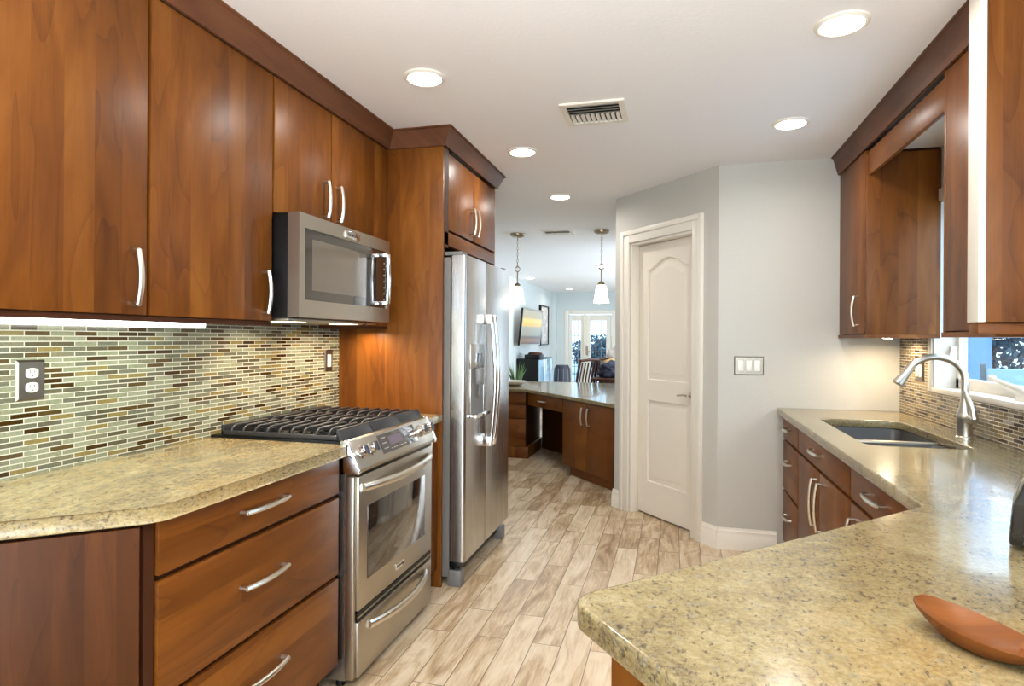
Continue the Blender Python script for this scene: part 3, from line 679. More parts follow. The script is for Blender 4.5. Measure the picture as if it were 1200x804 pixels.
# burners and three cast-iron grates
for x, y, r in ((-1.35, 2.23, .045), (-1.64, 2.23, .036), (-1.35, 2.665, .036), (-1.64, 2.665, .045), (-1.50, 2.447, .050)):
    b = obj('burner', MB().lathe([(r, 0.929), (r, 0.938), (r * .8, 0.941)], (x, y, 0), 20), 'iron', c)
    obj('burner_cap', MB().lathe([(r * .75, 0.941), (r * .75, 0.949), (r * .6, 0.951)], (x, y, 0), 20), 'bgloss', b)
gy = [Y0 + 0.004, 2.318, 2.576, Y1 - 0.004]
for i in range(3):
    a, b = gy[i] + 0.002, gy[i + 1] - 0.002; mb = MB(); gx0, gx1 = XL + 0.055, -1.222
    zt0, zt1 = 0.948, 0.966
    mb.box(gx0, gx1, a, a + 0.012, 0.926, 0.944).box(gx0, gx1, b - 0.012, b, 0.926, 0.944).box(gx0, gx0 + 0.014, a, b, 0.926, zt1)
    k = 9
    for j in range(k):
        x = gx0 + 0.045 + (gx1 - gx0 - 0.09) * j / (k - 1)
        mb.tube([(x, a + 0.004, 0.938), (x, a + 0.012, 0.955), (x, a + 0.03, 0.963), (x, b - 0.03, 0.963), (x, b - 0.012, 0.955), (x, b - 0.004, 0.938)], 0.0062, 6)
    mb.box(gx0, gx1, (a + b) / 2 - 0.005, (a + b) / 2 + 0.005, zt0 - 0.004, zt1 - 0.004)
    o = obj('grate', mb, 'iron', c, 0.003)
    obj('grate_front_bar', MB(lambda p: (p[0], p[1], p[2])).add([(x, y, z) for y in (a, b) for x, z in ((gx1 - 0.008, 0.926), (gx1 + 0.020, 0.927), (gx1 - 0.004, 0.967), (gx1 - 0.012, 0.967))],
        [(0, 1, 2, 3), (7, 6, 5, 4), (0, 4, 5, 1), (1, 5, 6, 2), (2, 6, 7, 3), (3, 7, 4, 0)]), 'iron', o, 0.002)

# ------------------------------------------------------------------ microwave
c = thing('microwave', 'stainless over the range microwave with dark window and vertical handle', 'microwave', (-1.6, 2.445, 1.39))
WX = -1.388; TW = TL(WX); Y0, Y1 = 2.063, 2.830; Z0, Z1 = 1.392, 1.797
obj('body', MB().box(XL, WX - 0.045, Y0, Y1, Z0, Z1), 'black', c, 0.003)
mb = MB(TW); wy0, wy1, wz0, wz1 = 2.10, 2.80, 1.462, 1.742
mb.box(Y0 - 0.001, wy0, -0.05, 0, Z0 + 0.002, Z1).box(wy1, Y1, -0.05, 0, Z0 + 0.002, Z1).box(wy0, wy1, -0.05, 0, Z0 + 0.002, wz0).box(wy0, wy1, -0.05, 0, wz1, Z1)
df = obj('front_frame', mb, 'steel', c)
obj('window', MB(TW).box(wy0, wy1, -0.012, -0.005, wz0, wz1), 'dglass', c)
obj('screen', MB(TW).box(2.155, 2.60, -0.005, -0.004, 1.502, 1.705), 'mglass', c)
mb = MB(TW); mb.tube([(2.745, 0.032, 1.480), (2.745, 0.036, 1.60), (2.745, 0.032, 1.722)], 0.014, 12)
obj('handle', mb.box(2.725, 2.765, -0.006, 0.035, 1.474, 1.494).box(2.725, 2.765, -0.006, 0.035, 1.708, 1.728), 'chrome', c, 0.003)
mb = MB(TW)
for j in range(7): mb.box(2.775, 2.785, -0.005, -0.004, 1.50 + j * 0.03, 1.506 + j * 0.03)
obj('panel_marking', mb, 'mark', c)
obj('badge', MB(TW).box(2.395, 2.525, 0, 0.004, 1.752, 1.783), 'chrome', c, 0.001)
lettering('badge_lettering', 'KitchenAid', TW, 2.46, 0.0043, 1.767, 0.021, 'slot', c)
obj('vent_grille', MB().box(-1.78, WX - 0.06, Y0 + 0.02, Y1 - 0.02, Z0 - 0.012, Z0), 'steel', c, 0.003)
obj('lamp_lens', MB().box(-1.60, -1.50, 2.18, 2.28, Z0 - 0.0135, Z0 - 0.011), 'hoodlens', c)
obj('lamp_lens', MB().box(-1.60, -1.50, 2.62, 2.72, Z0 - 0.0135, Z0 - 0.011), 'hoodlens', c)
obj('foot', MB().lathe([(0.008, 1.376), (0.011, 1.384), (0.011, 1.392)], (WX - 0.07, 2.70, 0), 10), 'black', c)
for y in (2.23, 2.67): area_light('hood_lamp_glow', (-1.55, y, Z0 - 0.02), (0, 0, 0), 0.09, 2.2, (1.0, 0.80, 0.56))
area_light('filler_lamp_glow', (-1.58, 2.94, 1.352), (0, 0, 0), 0.05, 1.3, (1.0, 0.78, 0.50))

# ------------------------------------------------------------------ wall plates
def plate(name, label, cat, T, s, z, w_, h, mat='plate', mid=None, group=None):
    c = thing(name, label, cat, T((s, 0.0, z - h / 2)), group)
    mb = MB(T); b = 0.006
    vs = [(s + i * w_ / 2, 0.0, z + j * h / 2) for i, j in ((-1, -1), (1, -1), (1, 1), (-1, 1))] + [(s + i * (w_ / 2 - b), 0.006, z + j * (h / 2 - b)) for i, j in ((-1, -1), (1, -1), (1, 1), (-1, 1))]
    mb.add(vs, [(3, 2, 1, 0), (4, 5, 6, 7), (0, 1, 5, 4), (1, 2, 6, 5), (2, 3, 7, 6), (3, 0, 4, 7)])
    obj('cover_plate', mb, mat, c); return c
def duplex(c, T, s, z):
    for dz in (0.0205, -0.0205):
        mb = MB(T); pts = [(s + 0.0175 * max(-1, min(1, 1.25 * math.cos(t))), z + dz + 0.0145 * math.sin(t)) for t in [2 * math.pi * i / 24 for i in range(24)]]
        n = len(pts); mb.add([(a, 0.004, b) for a, b in pts] + [(a, 0.0085, b) for a, b in pts], [tuple(range(n, 2 * n))] + [(i, (i + 1) % n, n + (i + 1) % n, n + i) for i in range(n)])
        r = obj('receptacle', mb, 'plastic', c)
        obj('slots', MB(T).box(s - 0.008, s - 0.006, 0.0084, 0.009, z + dz - 0.001, z + dz + 0.009).box(s + 0.006, s + 0.008, 0.0084, 0.009, z + dz, z + dz + 0.008).box(s - 0.002, s + 0.002, 0.0084, 0.009, z + dz - 0.010, z + dz - 0.006), 'slot', r)
def rocker(c, T, s, z):
    r = obj('rocker', MB(T).box(s - 0.0165, s + 0.0165, 0.004, 0.009, z - 0.033, z + 0.033), 'plastic', c, 0.0015)
TT = TL(XL + 0.008)
c = plate('power_outlet', 'double socket in a wide grey metal plate on the green lit mosaic', 'outlet', TT, 1.356, 1.188, 0.084, 0.117); duplex(c, TT, 1.356, 1.188)
c = plate('light_switch', 'single rocker switch with steel plate on mosaic behind the gas range', 'switch', TT, 2.93, 1.192, 0.076, 0.118); rocker(c, TT, 2.93, 1.192)
TFW = frame(0, YF, 0)
c = plate('light_switch', 'triple rocker switch in nickel plate on the grey wall beside the pantry', 'switch', TFW, 0.447, 1.155, 0.174, 0.117, 'plate')
for s in (0.398, 0.447, 0.496): rocker(c, TFW, s, 1.155)
TX = frame(XR - 0.008, 0, -90)                         # faces -X; s = -y
c = plate('light_switch', 'double rocker switch on the mosaic behind the tap', 'switch', TX, -3.78, 1.155, 0.12, 0.117, 'plate')
for s in (-3.803, -3.757): rocker(c, TX, s, 1.155)

# ------------------------------------------------------------------ RIGHT RUN (faces -X)
ZR = 0.90
TB = frame(0.665, 0, -90)                # base box fronts
def base_right(name, label, y0, y1):
    c = thing(name, label, 'cabinet', (0.97, (y0 + y1) / 2, 0))
    obj('body', MB().box(0.665, XR - 0.002, y0, y1, 0.09, ZR - 0.042), 'frame', c)
    obj('toe_kick', MB().box(0.725, XR - 0.002, y0, y1, 0.0, 0.09), 'toe', c); return c
c = base_right('drawer_cabinet', 'narrow stack of three cherry drawers against the grey wall', 3.60, YF - 0.004)
for z0, z1 in ((0.722, 0.852), (0.42, 0.708), (0.10, 0.406)):
    d = front(c, TB, -(YF - 0.03), -3.606, z0, z1, 'drawer', 'woodh'); pull(d, TB, -3.86, 0.02, {0.722: 0.792, 0.42: 0.60, 0.10: 0.285}[z0], 0.14, False)
c = thing('sink_cabinet', 'cherry sink cabinet with two doors and one wide drawer front', 'cabinet', (0.97, 3.09, 0))
obj('body', MB().box(0.665, XR - 0.002, 2.585, 2.60, 0.09, ZR - 0.042).box(0.665, XR - 0.002, 3.5925, 3.5965, 0.09, ZR - 0.042).box(0.665, XR - 0.002, 2.60, 3.58, 0.09, 0.11).box(0.665, 0.69, 2.60, 3.58, 0.11, ZR - 0.042), 'frame', c)
obj('toe_kick', MB().box(0.725, XR - 0.002, 2.585, 3.596, 0.0, 0.09), 'toe', c)
d = front(c, TB, -3.590, -2.592, 0.722, 0.852, 'drawer', 'woodh'); pull(d, TB, -3.13, 0.02, 0.792, 0.17, False)
d = front(c, TB, -3.590, -3.094, 0.10, 0.708); pull(d, TB, -3.145, 0.02, 0.56, 0.22)
d = front(c, TB, -3.088, -2.592, 0.10, 0.708); pull(d, TB, -3.035, 0.02, 0.56, 0.22)
c = base_right('base_cabinet', 'cherry base cabinet with single drawer where the worktop turns', 1.93, 2.581)
d = front(c, TB, -2.575, -1.94, 0.722, 0.852, 'drawer', 'woodh'); pull(d, TB, -2.255, 0.02, 0.792, 0.17, False)
d = front(c, TB, -2.575, -1.94, 0.10, 0.708); pull(d, TB, -2.51, 0.02, 0.58, 0.16)
# peninsula base, turned 45 degrees
PN = Vector((0.615, 1.775)); PT = Vector((-0.165, 0.985)); PE = Vector((0.626, -0.78)).normalized()
PC = PT + PE * 0.80; dr = (PN - PT).normalized()
c = thing('peninsula_cabinet', 'dark cherry peninsula base below the diagonal granite top', 'cabinet', (0.4, 1.0, 0))
B1 = PT + dr * 0.055 + PE * 0.05; B2 = PC + dr * 0.055 - PE * 0.05; B3 = B1 + dr * 1.12; B4 = B2 + dr * 1.25
obj('body', MB().prism([tuple(B1 + dr * 0.02), tuple(B2 + dr * 0.02), tuple(B4), tuple(B3)], 0.0, ZR - 0.042), 'wood', c)
obj('end_panel', MB().prism([tuple(B1), tuple(B2), tuple(B2 + dr * 0.02), tuple(B1 + dr * 0.02)], 0.0, ZR - 0.042), 'wood', c, 0.002)
# worktop with sink cut-out
D = PC + dr * ((XR - 0.009 - PC.x) / dr.x)
outer = rounded([(XR - 0.009, YF - 0.002), (0.61, YF - 0.002), (0.61, PN.y), tuple(PT), tuple(PC), (D.x, D.y)], [0, 0, 0.03, 0.05, 0.05, 0], 8)
SX0, SX1, SY0, SY1 = 0.745, 1.125, 2.735, 3.585
hole = rounded([(SX0, SY0), (SX1, SY0), (SX1, SY1), (SX0, SY1)], 0.06, 8)
o = slab_curve('countertop', [outer, hole], ZR - 0.04, ZR, 'granR')
tag(o, 'large glossy granite worktop running from the sink to the peninsula corner', 'countertop')
# sink
c = thing('sink', 'double bowl dark steel undermount sink in the granite worktop', 'sink', ((SX0 + SX1) / 2, (SY0 + SY1) / 2, ZR - 0.24))
def bowl(y0, y1, depth):
    mb = MB(); z1 = ZR - 0.0405; rings = []
    for ins, z in ((-0.018, z1), (0.0, z1), (0.004, z1 - 0.01), (0.012, z1 - depth + 0.03), (0.035, z1 - depth)):
        rings.append([(p[0], p[1], z) for p in rounded([(SX0 + ins - 0.004, y0 + ins), (SX1 - ins + 0.004, y0 + ins), (SX1 - ins + 0.004, y1 - ins), (SX0 + ins - 0.004, y1 - ins)], 0.05, 6)])
    n = len(rings[0]); fs = [(i * n + j, i * n + (j + 1) % n, (i + 1) * n + (j + 1) % n, (i + 1) * n + j) for i in range(len(rings) - 1) for j in range(n)]
    fs.append(tuple(range((len(rings) - 1) * n, len(rings) * n))); mb.add([v for r in rings for v in r], fs); return mb
for y0, y1, dp_ in ((3.115, SY1 + 0.004, 0.19), (SY0 - 0.004, 3.075, 0.15)):
    b = obj('bowl', bowl(y0, y1, dp_), 'sinksteel', c)
    obj('drain', MB().lathe([(0.042, 0.0), (0.042, 0.004), (0.03, 0.005)], ((SX0 + SX1) / 2 + 0.03, (y0 + y1) / 2, ZR - 0.0405 - dp_), 20), 'chrome', b)
obj('divider', MB().box(SX0 + 0.0, SX1 - 0.0, 3.08, 3.11, ZR - 0.06, ZR - 0.032), 'steel', c, 0.004)
# tap
c = thing('faucet', 'brushed nickel gooseneck kitchen tap beside the sink', 'faucet', (1.205, 3.05, ZR))
fx, fy = 1.205, 3.05
obj('base', MB().lathe([(0.034, 0), (0.034, 0.006), (0.029, 0.010), (0.0285, 0.075), (0.031, 0.080), (0.031, 0.10), (0.024, 0.125), (0.017, 0.16), (0.0145, 0.20)], (fx, fy, ZR), 24), 'nickel', c)
pts = [(fx, fy, ZR + 0.19), (fx, fy, ZR + 0.25)]
rr = 0.112
for i in range(0, 15):
    t = math.pi * i / 14 * 0.86; pts.append((fx - rr + rr * math.cos(t), fy, ZR + 0.25 + 0.098 * math.sin(t)))
obj('spout', MB().tube(pts, [0.0145, 0.0145] + [0.0145] * 15, 14), 'nickel', c)
e = Vector(pts[-1]); dv = (e - Vector(pts[-2])).normalized()
obj('spray_head', MB().tube([e - dv * 0.01, e + dv * 0.015, e + dv * 0.05, e + dv * 0.075, e + dv * 0.08], [0.016, 0.0165, 0.020, 0.024, 0.019], 16), 'nickel', c)
mb = MB().tube([(fx + 0.005, fy - 0.02, ZR + 0.085), (fx + 0.015, fy - 0.052, ZR + 0.088)], [0.022, 0.019], 14)
mb.tube([(fx + 0.014, fy - 0.050, ZR + 0.088), (fx + 0.010, fy - 0.046, ZR + 0.13), (fx - 0.004, fy - 0.03, ZR + 0.175), (fx - 0.010, fy - 0.02, ZR + 0.205)], [0.015, 0.012, 0.010, 0.006], 10)
obj('lever', mb, 'nickel', c)

# upper cabinets on the right
UX = 0.975; TV = frame(UX, 0, -90); ZV0, ZV1 = 1.348, 2.31
YP = 3.535                                # side panel facing the window
c = thing('wall_cabinet', 'cherry wall cabinet against the grey wall to the right of the switches', 'cabinet', (1.13, 3.8, ZV0))
obj('body', MB().box(UX, XR - 0.002, YP + 0.02, YF - 0.002, ZV0, ZV1), 'frame', c)
obj('side_panel', MB().box(UX - 0.02, XR - 0.002, YP, YP + 0.02, ZV0, ZV1 - 0.03), 'wood', c, 0.0015)
d = front(c, TV, -(YF - 0.01), -(YP + 0.035), ZV0 + 0.004, ZV1 - 0.004); pull(d, TV, -3.68, 0.02, 1.475, 0.16)
obj('light_rail', MB().box(UX - 0.024, XR - 0.004, YP - 0.002, YF - 0.002, ZV0 - 0.018, ZV0), 'woodh', c)
YN = 2.60
c = thing('valance_board', 'cherry valance board bridging the two cabinets above the window', 'panel', (0.97, 3.07, 2.17))
obj('board', MB().box(UX - 0.014, UX + 0.006, YN, YP, 2.170, 2.292), 'woodh', c, 0.0015)
obj('top_board', MB().box(UX + 0.006, XR - 0.002, YN, YP, 2.292, ZV1), 'white', c)
YE = 2.205
c = thing('wall_cabinet', 'cherry wall cabinet near the camera on the right of the window', 'cabinet', (1.13, 2.4, ZV0))
obj('body', MB().box(UX, XR - 0.002, YE, YN - 0.018, ZV0, ZV1), 'frame', c)
obj('side_panel', MB().box(UX - 0.02, XR - 0.002, YN - 0.018, YN, ZV0, ZV1), 'wood', c, 0.0015)
front(c, TV, -(YN - 0.02), -(YE + 0.004), ZV0 + 0.004, ZV1 - 0.004)
obj('light_rail', MB().box(UX - 0.024, XR - 0.004, YE, YN + 0.002, ZV0 - 0.018, ZV0), 'woodh', c)
# the pale pilaster and full-height end panel
EX = 0.874; YQ = 2.13
c = thing('cabinet_end_panel', 'full height cherry end panel with a pale painted edge at the upper right', 'panel', (1.1, 2.16, 1.33))
obj('edge_strip', MB().box(EX, EX + 0.02, YQ, YE - 0.002, 1.374, ZC - 0.002), 'white', c, 0.0015)
obj('wood_panel', MB().box(EX + 0.0205, XR - 0.002, YQ, YE - 0.002, 1.374, ZC - 0.002), 'wood', c, 0.0015)
obj('bottom_rail', MB().box(EX + 0.004, XR - 0.002, YQ + 0.010, YE - 0.002, 1.337, 1.370), 'woodx', c, 0.002)
crown('trim_5', [(UX - 0.018, YF - 0.002), (UX - 0.018, YE)], 2.312, ZC, 0.05)
area_light('right_undercabinet_glow', (1.14, 3.83, 1.318), (0, 0, 0), 0.10, 2.2, (1.0, 0.80, 0.54))
c = thing('puck_light', 'small round lamp under the wall cabinet by the tap', 'light', (1.14, 3.83, 1.322))
obj('lens', MB().lathe([(0.022, 0.0), (0.026, 0.002), (0.026, 0.005)], (1.14, 3.83, 1.3285), 18), 'lens', c)

# ------------------------------------------------------------------ things on the peninsula
# wooden spoon
c = thing('serving_spoon', 'carved wooden serving spoon lying on the near granite corner', 'spoon', (0.40, 0.97, ZR))
def spoon_bowl():
    L, W_, n, m_ = 0.155, 0.046, 22, 15; a = math.atan2(0.905 - 1.028, 0.452 - 0.351)
    ca_, sa_ = math.cos(a), math.sin(a); o_ = (0.349, 1.030); mb = MB(lambda p: (o_[0] + p[0] * ca_ - p[1] * sa_, o_[1] + p[0] * sa_ + p[1] * ca_, ZR + p[2]))
    top, bot = [], []
    for i in range(n + 1):
        t = i / n; x = L * t
        hw = W_ * math.sqrt(max(0.0, math.sin(math.pi * min(1, t * 0.86 + 0.02)))) * (1 - 0.15 * t) + 0.0008
        rim = 0.022 + 0.020 * (1 - t) ** 2 + 0.004 * t
        for j in range(m_ + 1):
            u = -1 + 2 * j / m_; dep = (1 - u * u) * min(1, 3.2 * t) * min(1, 2.2 * (1 - t) + 0.15)
            y = u * hw
            top.append((x, y, rim - 0.019 * dep)); bot.append((x, y * 0.96, max(0.0005, rim - 0.006 - 0.028 * dep ** 0.8)))
    N = m_ + 1; fs = []; off = len(top)
    for i in range(n):
        for j in range(m_):
            a_ = i * N + j; fs.append((a_, a_ + 1, a_ + N + 1, a_ + N)); fs.append((off + a_, off + a_ + N, off + a_ + N + 1, off + a_ + 1))
        fs.append((i * N, (i + 1) * N, off + (i + 1) * N, off + i * N)); fs.append((i * N + m_, off + i * N + m_, off + (i + 1) * N + m_, (i + 1) * N + m_))
    fs.append(tuple(range(N)) + tuple(off + k for k in range(N))[::-1]); k0 = n * N
    fs.append(tuple(k0 + k for k in range(N))[::-1] + tuple(off + k0 + k for k in range(N)))
    mb.add(top + bot, fs)
    hb = MB(mb.T); hb.tube([(L - 0.02, 0, 0.020), (L + 0.04, 0, 0.024), (L + 0.16, 0, 0.016), (L + 0.20, 0, 0.011)], [0.016, 0.012, 0.0105, 0.008], 10)
    return mb, hb
b1, b2 = spoon_bowl(); obj('bowl', b1, 'spoon', c, smooth=60); obj('handle', b2, 'spoon', c)
# black rounded appliance at the right edge
c = thing('bread_toaster', 'glossy black rounded toaster cut off by the right edge of the picture', 'toaster', (0.80, 1.44, ZR))
TK0 = frame(0.646, 1.440, -25)
TK = lambda p: (lambda q: (q[0], q[1], q[2] + ZR))(TK0(p))
def toast_poly(k, w_=0.34, h=0.185):
    pts = [(k, 0.006 + k), (w_ - k, 0.006 + k)]
    for i in range(11):
        t = math.pi * i / 10; pts.append((w_ / 2 + (w_ / 2 - k) * math.copysign(abs(math.cos(t)) ** 0.62, math.cos(t)), 0.02 + (h - 0.02 - k) * math.sin(t) ** 0.75))
    return pts
mb = MB(TK); P0 = toast_poly(0); n = len(P0)
mb.add([(a, 0.0, b + 0.004) for a, b in P0] + [(a, -0.19, b + 0.004) for a, b in P0], [tuple(range(n)), tuple(range(n, 2 * n))[::-1]] + [(i, (i + 1) % n, n + (i + 1) % n, n + i) for i in range(n)])
obj('shell', mb, 'bgloss', c, 0.006)
P1 = toast_poly(0.022); n = len(P1)
mb = MB(TK); mb.add([(a, 0.006, b + 0.004) for a, b in P1] + [(a, -0.001, b + 0.004) for a, b in P1], [tuple(range(n)), tuple(range(n, 2 * n))[::-1]] + [(i, (i + 1) % n, n + (i + 1) % n, n + i) for i in range(n)])
obj('end_plate', mb, 'chrome', c, 0.002)
P1 = toast_poly(0.034); mb = MB(TK); mb.add([(a, 0.009, b + 0.004) for a, b in P1] + [(a, 0.005, b + 0.004) for a, b in P1], [tuple(range(n)), tuple(range(n, 2 * n))[::-1]] + [(i, (i + 1) % n, n + (i + 1) % n, n + i) for i in range(n)])
obj('face', mb, 'bgloss', c, 0.002)
for s in (0.05, 0.29):
    for d_ in (-0.03, -0.16): obj('foot', MB(TK).box(s - 0.012, s + 0.012, d_ - 0.012, d_ + 0.012, 0.0, 0.012), 'black', c)

# ------------------------------------------------------------------ ceiling fixtures
def can(label, x, y, r=0.088):
    c = thing('ceiling_light', label, 'ceiling light', (x, y, ZC - 0.012), 'recessed ceiling lights')
    obj('trim_ring', MB().lathe([(r * .80, 0.012), (r * .80, 0.002), (r * .90, 0.0), (r, 0.006), (r, 0.0119)], (x, y, ZC - 0.012), 32), 'white', c)
    obj('lens', MB().lathe([(r * .79, 0.001), (r * .79, 0.006)], (x, y, ZC - 0.012), 32), 'lens', c)
    area_light('ceiling_light_glow', (x, y, ZC - 0.016), (0, 0, 0), r * 1.5, CAN_W, WARM, spread=R(165))
    return c
for lab, x, y in (('round recessed ceiling light nearest the tall cherry wall cabinets', -1.03, 2.42), ('round recessed ceiling light in front of the refrigerator cabinet', -0.875, 3.52),
                  ('small round recessed ceiling light past the refrigerator, towards the pendants', -0.865, 4.70), ('round recessed ceiling light in front of the grey wall by the pantry', 0.562, 3.38),
                  ('large round recessed ceiling light closest to the right hand crown molding', 0.555, 2.36)):
    can(lab, x, y)
for x, y in ((-0.62, 0.75), (0.45, 0.75), (-0.62, -0.9), (0.45, -0.9)):       # the same row behind the camera
    can('round recessed ceiling light farther back in the kitchen, out of the picture', x, y)
for lab, x, y in (('tiny recessed living room ceiling light seen by the left pendant', -2.55, 10.9), ('tiny recessed living room ceiling light near the far wall', -2.25, 13.4), ('tiny recessed ceiling light behind the chain of the right pendant', -1.07, 9.35)):
    can(lab, x, y)
def vent(label, x0, x1, y0, y1):
    c = thing('ceiling_vent', label, 'vent', ((x0 + x1) / 2, (y0 + y1) / 2, ZC - 0.012), 'ceiling vents')
    b = 0.028
    obj('vent_frame', MB().box(x0, x1, y0, y0 + b, ZC - 0.010, ZC).box(x0, x1, y1 - b, y1, ZC - 0.010, ZC).box(x0, x0 + b, y0 + b, y1 - b, ZC - 0.010, ZC).box(x1 - b, x1, y0 + b, y1 - b, ZC - 0.010, ZC), 'white', c)
    obj('vent_backing', MB().box(x0 + b, x1 - b, y0 + b, y1 - b, ZC - 0.002, ZC - 0.0005), 'slot', c)
    mb = MB(); ym = y0 + (y1 - y0) * 0.50
    for i in range(4):
        y = y0 + b + 0.012 + (ym - y0 - b - 0.018) * i / 3
        mb.add([(x, yy, z) for x in (x0 + b, x1 - b) for yy, z in ((y - 0.010, ZC - 0.012), (y - 0.008, ZC - 0.012), (y + 0.008, ZC - 0.001), (y + 0.006, ZC - 0.001))], [(0, 1, 2, 3), (7, 6, 5, 4), (0, 4, 5, 1), (1, 5, 6, 2), (2, 6, 7, 3), (3, 7, 4, 0)])
    for i in range(10):
        x = x0 + b + 0.014 + (x1 - x0 - 2 * b - 0.028) * i / 9
        mb.add([(xx, yy, z) for yy in (ym, y1 - b) for xx, z in ((x - 0.008, ZC - 0.012), (x - 0.006, ZC - 0.012), (x + 0.008, ZC - 0.001), (x + 0.006, ZC - 0.001))], [(0, 1, 2, 3), (7, 6, 5, 4), (0, 4, 5, 1), (1, 5, 6, 2), (2, 6, 7, 3), (3, 7, 4, 0)])
    obj('louvres', mb, 'white', c); return c
vent('square louvred vent in the kitchen ceiling', -0.535, -0.232, 2.85, 3.14)
vent('distant ceiling vent between the two pendant lamps', -1.33, -1.02, 6.15, 6.42)

# ------------------------------------------------------------------ desk with the pendants
ZD = 0.765
DA, DB = Vector((-1.545, 6.56)), Vector((-0.47, 5.285)); DANG = math.degrees(math.atan2(DB.y - DA.y, DB.x - DA.x)); TDk = frame(DA.x, DA.y, DANG); DL = (DB - DA).length
tp = [(-2.82, 6.50), (-1.575, 6.50), (-1.545, 6.49), (-0.43, 5.17), (-0.425, 7.0), (-0.6, 7.72), (-2.82, 7.72)]
o = slab_curve('countertop', [tp], ZD - 0.035, ZD, 'granR')
tag(o, 'pale reflective stone desk top under the pendant lamps', 'countertop')
c = thing('desk_drawer_cabinet', 'dark cherry stack of three drawers beside the desk kneehole', 'cabinet', (-1.8, 6.9, 0))
TDd = frame(0, 6.575, 0)
obj('body', MB().box(-2.2, -1.575, 6.575, 7.3, 0.10, ZD - 0.037), 'shadewood', c)
obj('toe_kick', MB().box(-2.2, -1.545, 6.555, 7.3, 0.0, 0.125), 'wood', c, 0.002)
for z0, z1 in ((0.60, 0.722), (0.437, 0.585), (0.13, 0.427)): front(c, TDd, -2.195, -1.577, z0, z1, 'drawer', 'woodx')
c = thing('desk_kneehole', 'desk kneehole with a shallow cherry drawer and dark back panel', 'desk', (-1.3, 6.5, 0))
K = 0.775
obj('drawer_box', MB(TDk).box(0.015, K - 0.004, -0.45, -0.002, 0.60, ZD - 0.037), 'frame', c)
d = obj('drawer', MB(TDk).box(0.018, K - 0.01, -0.002, 0.018, 0.592, 0.722), 'wood', c, 0.002); pull(d, TDk, 0.36, 0.018, 0.66, 0.15, False)
q1 = TDk((K - 0.004, -0.60, 0)); q2 = (-1.542, 7.26)
obj('back_panel', MB().prism([(q1[0], q1[1]), (q1[0], q1[1] + 0.02), (q2[0], q2[1] + 0.02), q2], 0.0, ZD - 0.037), 'shadewood', c)
c = thing('desk_door_cabinet', 'dark cherry two door cabinet at the passage end of the desk', 'cabinet', (-0.75, 5.8, 0))
obj('body', MB(TDk).box(K, DL + 0.02, -0.66, 0.0, 0.09, ZD - 0.037), 'frame', c)
obj('toe_kick', MB(TDk).box(K + 0.075, DL + 0.02, -0.6, -0.03, 0.0, 0.09), 'wood', c)
mid = K + 0.435
d = front(c, TDk, K + 0.004, mid - 0.003, 0.095, 0.722); pull(d, TDk, mid - 0.05, 0.02, 0.60, 0.16)
d = front(c, TDk, mid + 0.003, DL - 0.01, 0.095, 0.722); pull(d, TDk, mid + 0.05, 0.02, 0.60, 0.16)
o = tag(obj('bowl', MB().lathe([(0.06, 0), (0.10, 0.01), (0.14, 0.03), (0.155, 0.052), (0.148, 0.052), (0.12, 0.034), (0.06, 0.018)], (-1.83, 7.0, ZD), 28), 'porcelain'), 'white porcelain bowl on the far stone desk top', 'bowl')

def pendant(label, x, y):
    c = thing('pendant_lamp', label, 'pendant lamp', (x, y, 1.68), 'pendant lamps over the desk')
    obj('canopy', MB().lathe([(0.055, 0.0), (0.075, 0.012), (0.078, 0.03), (0.078, 0.036)], (x, y, ZC - 0.036), 24), 'brass', c)
    mb = MB(); z = ZC - 0.036; i = 0
    while z > 2.07:
        L = 0.038; pts = []
        for k in range(11):
            t = 2 * math.pi * k / 10; a = 0.008 * math.cos(t); b = L * 0.55 * math.sin(t)
            pts.append((x + (a if i % 2 else 0), y + (0 if i % 2 else a), z - L / 2 + b))
        mb.tube(pts, 0.0026, 5, caps=False); z -= L * 0.86; i += 1
    obj('chain', mb, 'brass', c)
    obj('ring', MB().tube([(x + 0.026 * math.cos(2 * math.pi * k / 16), y, 2.047 + 0.026 * math.sin(2 * math.pi * k / 16)) for k in range(17)], 0.005, 8, caps=False), 'brass', c)
    obj('stem', MB().lathe([(0.007, 0.0), (0.007, 0.125)], (x, y, 1.897), 12), 'brass', c)
    obj('socket', MB().lathe([(0.038, 0.0), (0.034, 0.02), (0.014, 0.038)], (x, y, 1.862), 20), 'brass', c)
    obj('lamp_shade', MB().lathe([(0.036, 0.182), (0.050, 0.165), (0.060, 0.12), (0.068, 0.05), (0.080, 0.0), (0.077, 0.0), (0.064, 0.05), (0.056, 0.12), (0.034, 0.176)], (x, y, 1.682), 28), 'shade', c)
    l = bpy.data.lights.new('pendant_bulb', 'POINT'); l.energy = 5; l.color = WARM; l.shadow_soft_size = 0.03
    lo = bpy.data.objects.new('pendant_bulb', l); COL.objects.link(lo); lo.location = (x, y, 1.70)
pendant('frosted bell pendant lamp nearer the refrigerator', -1.61, 6.29)
pendant('frosted bell pendant lamp nearer the pantry wall', -0.724, 6.26)

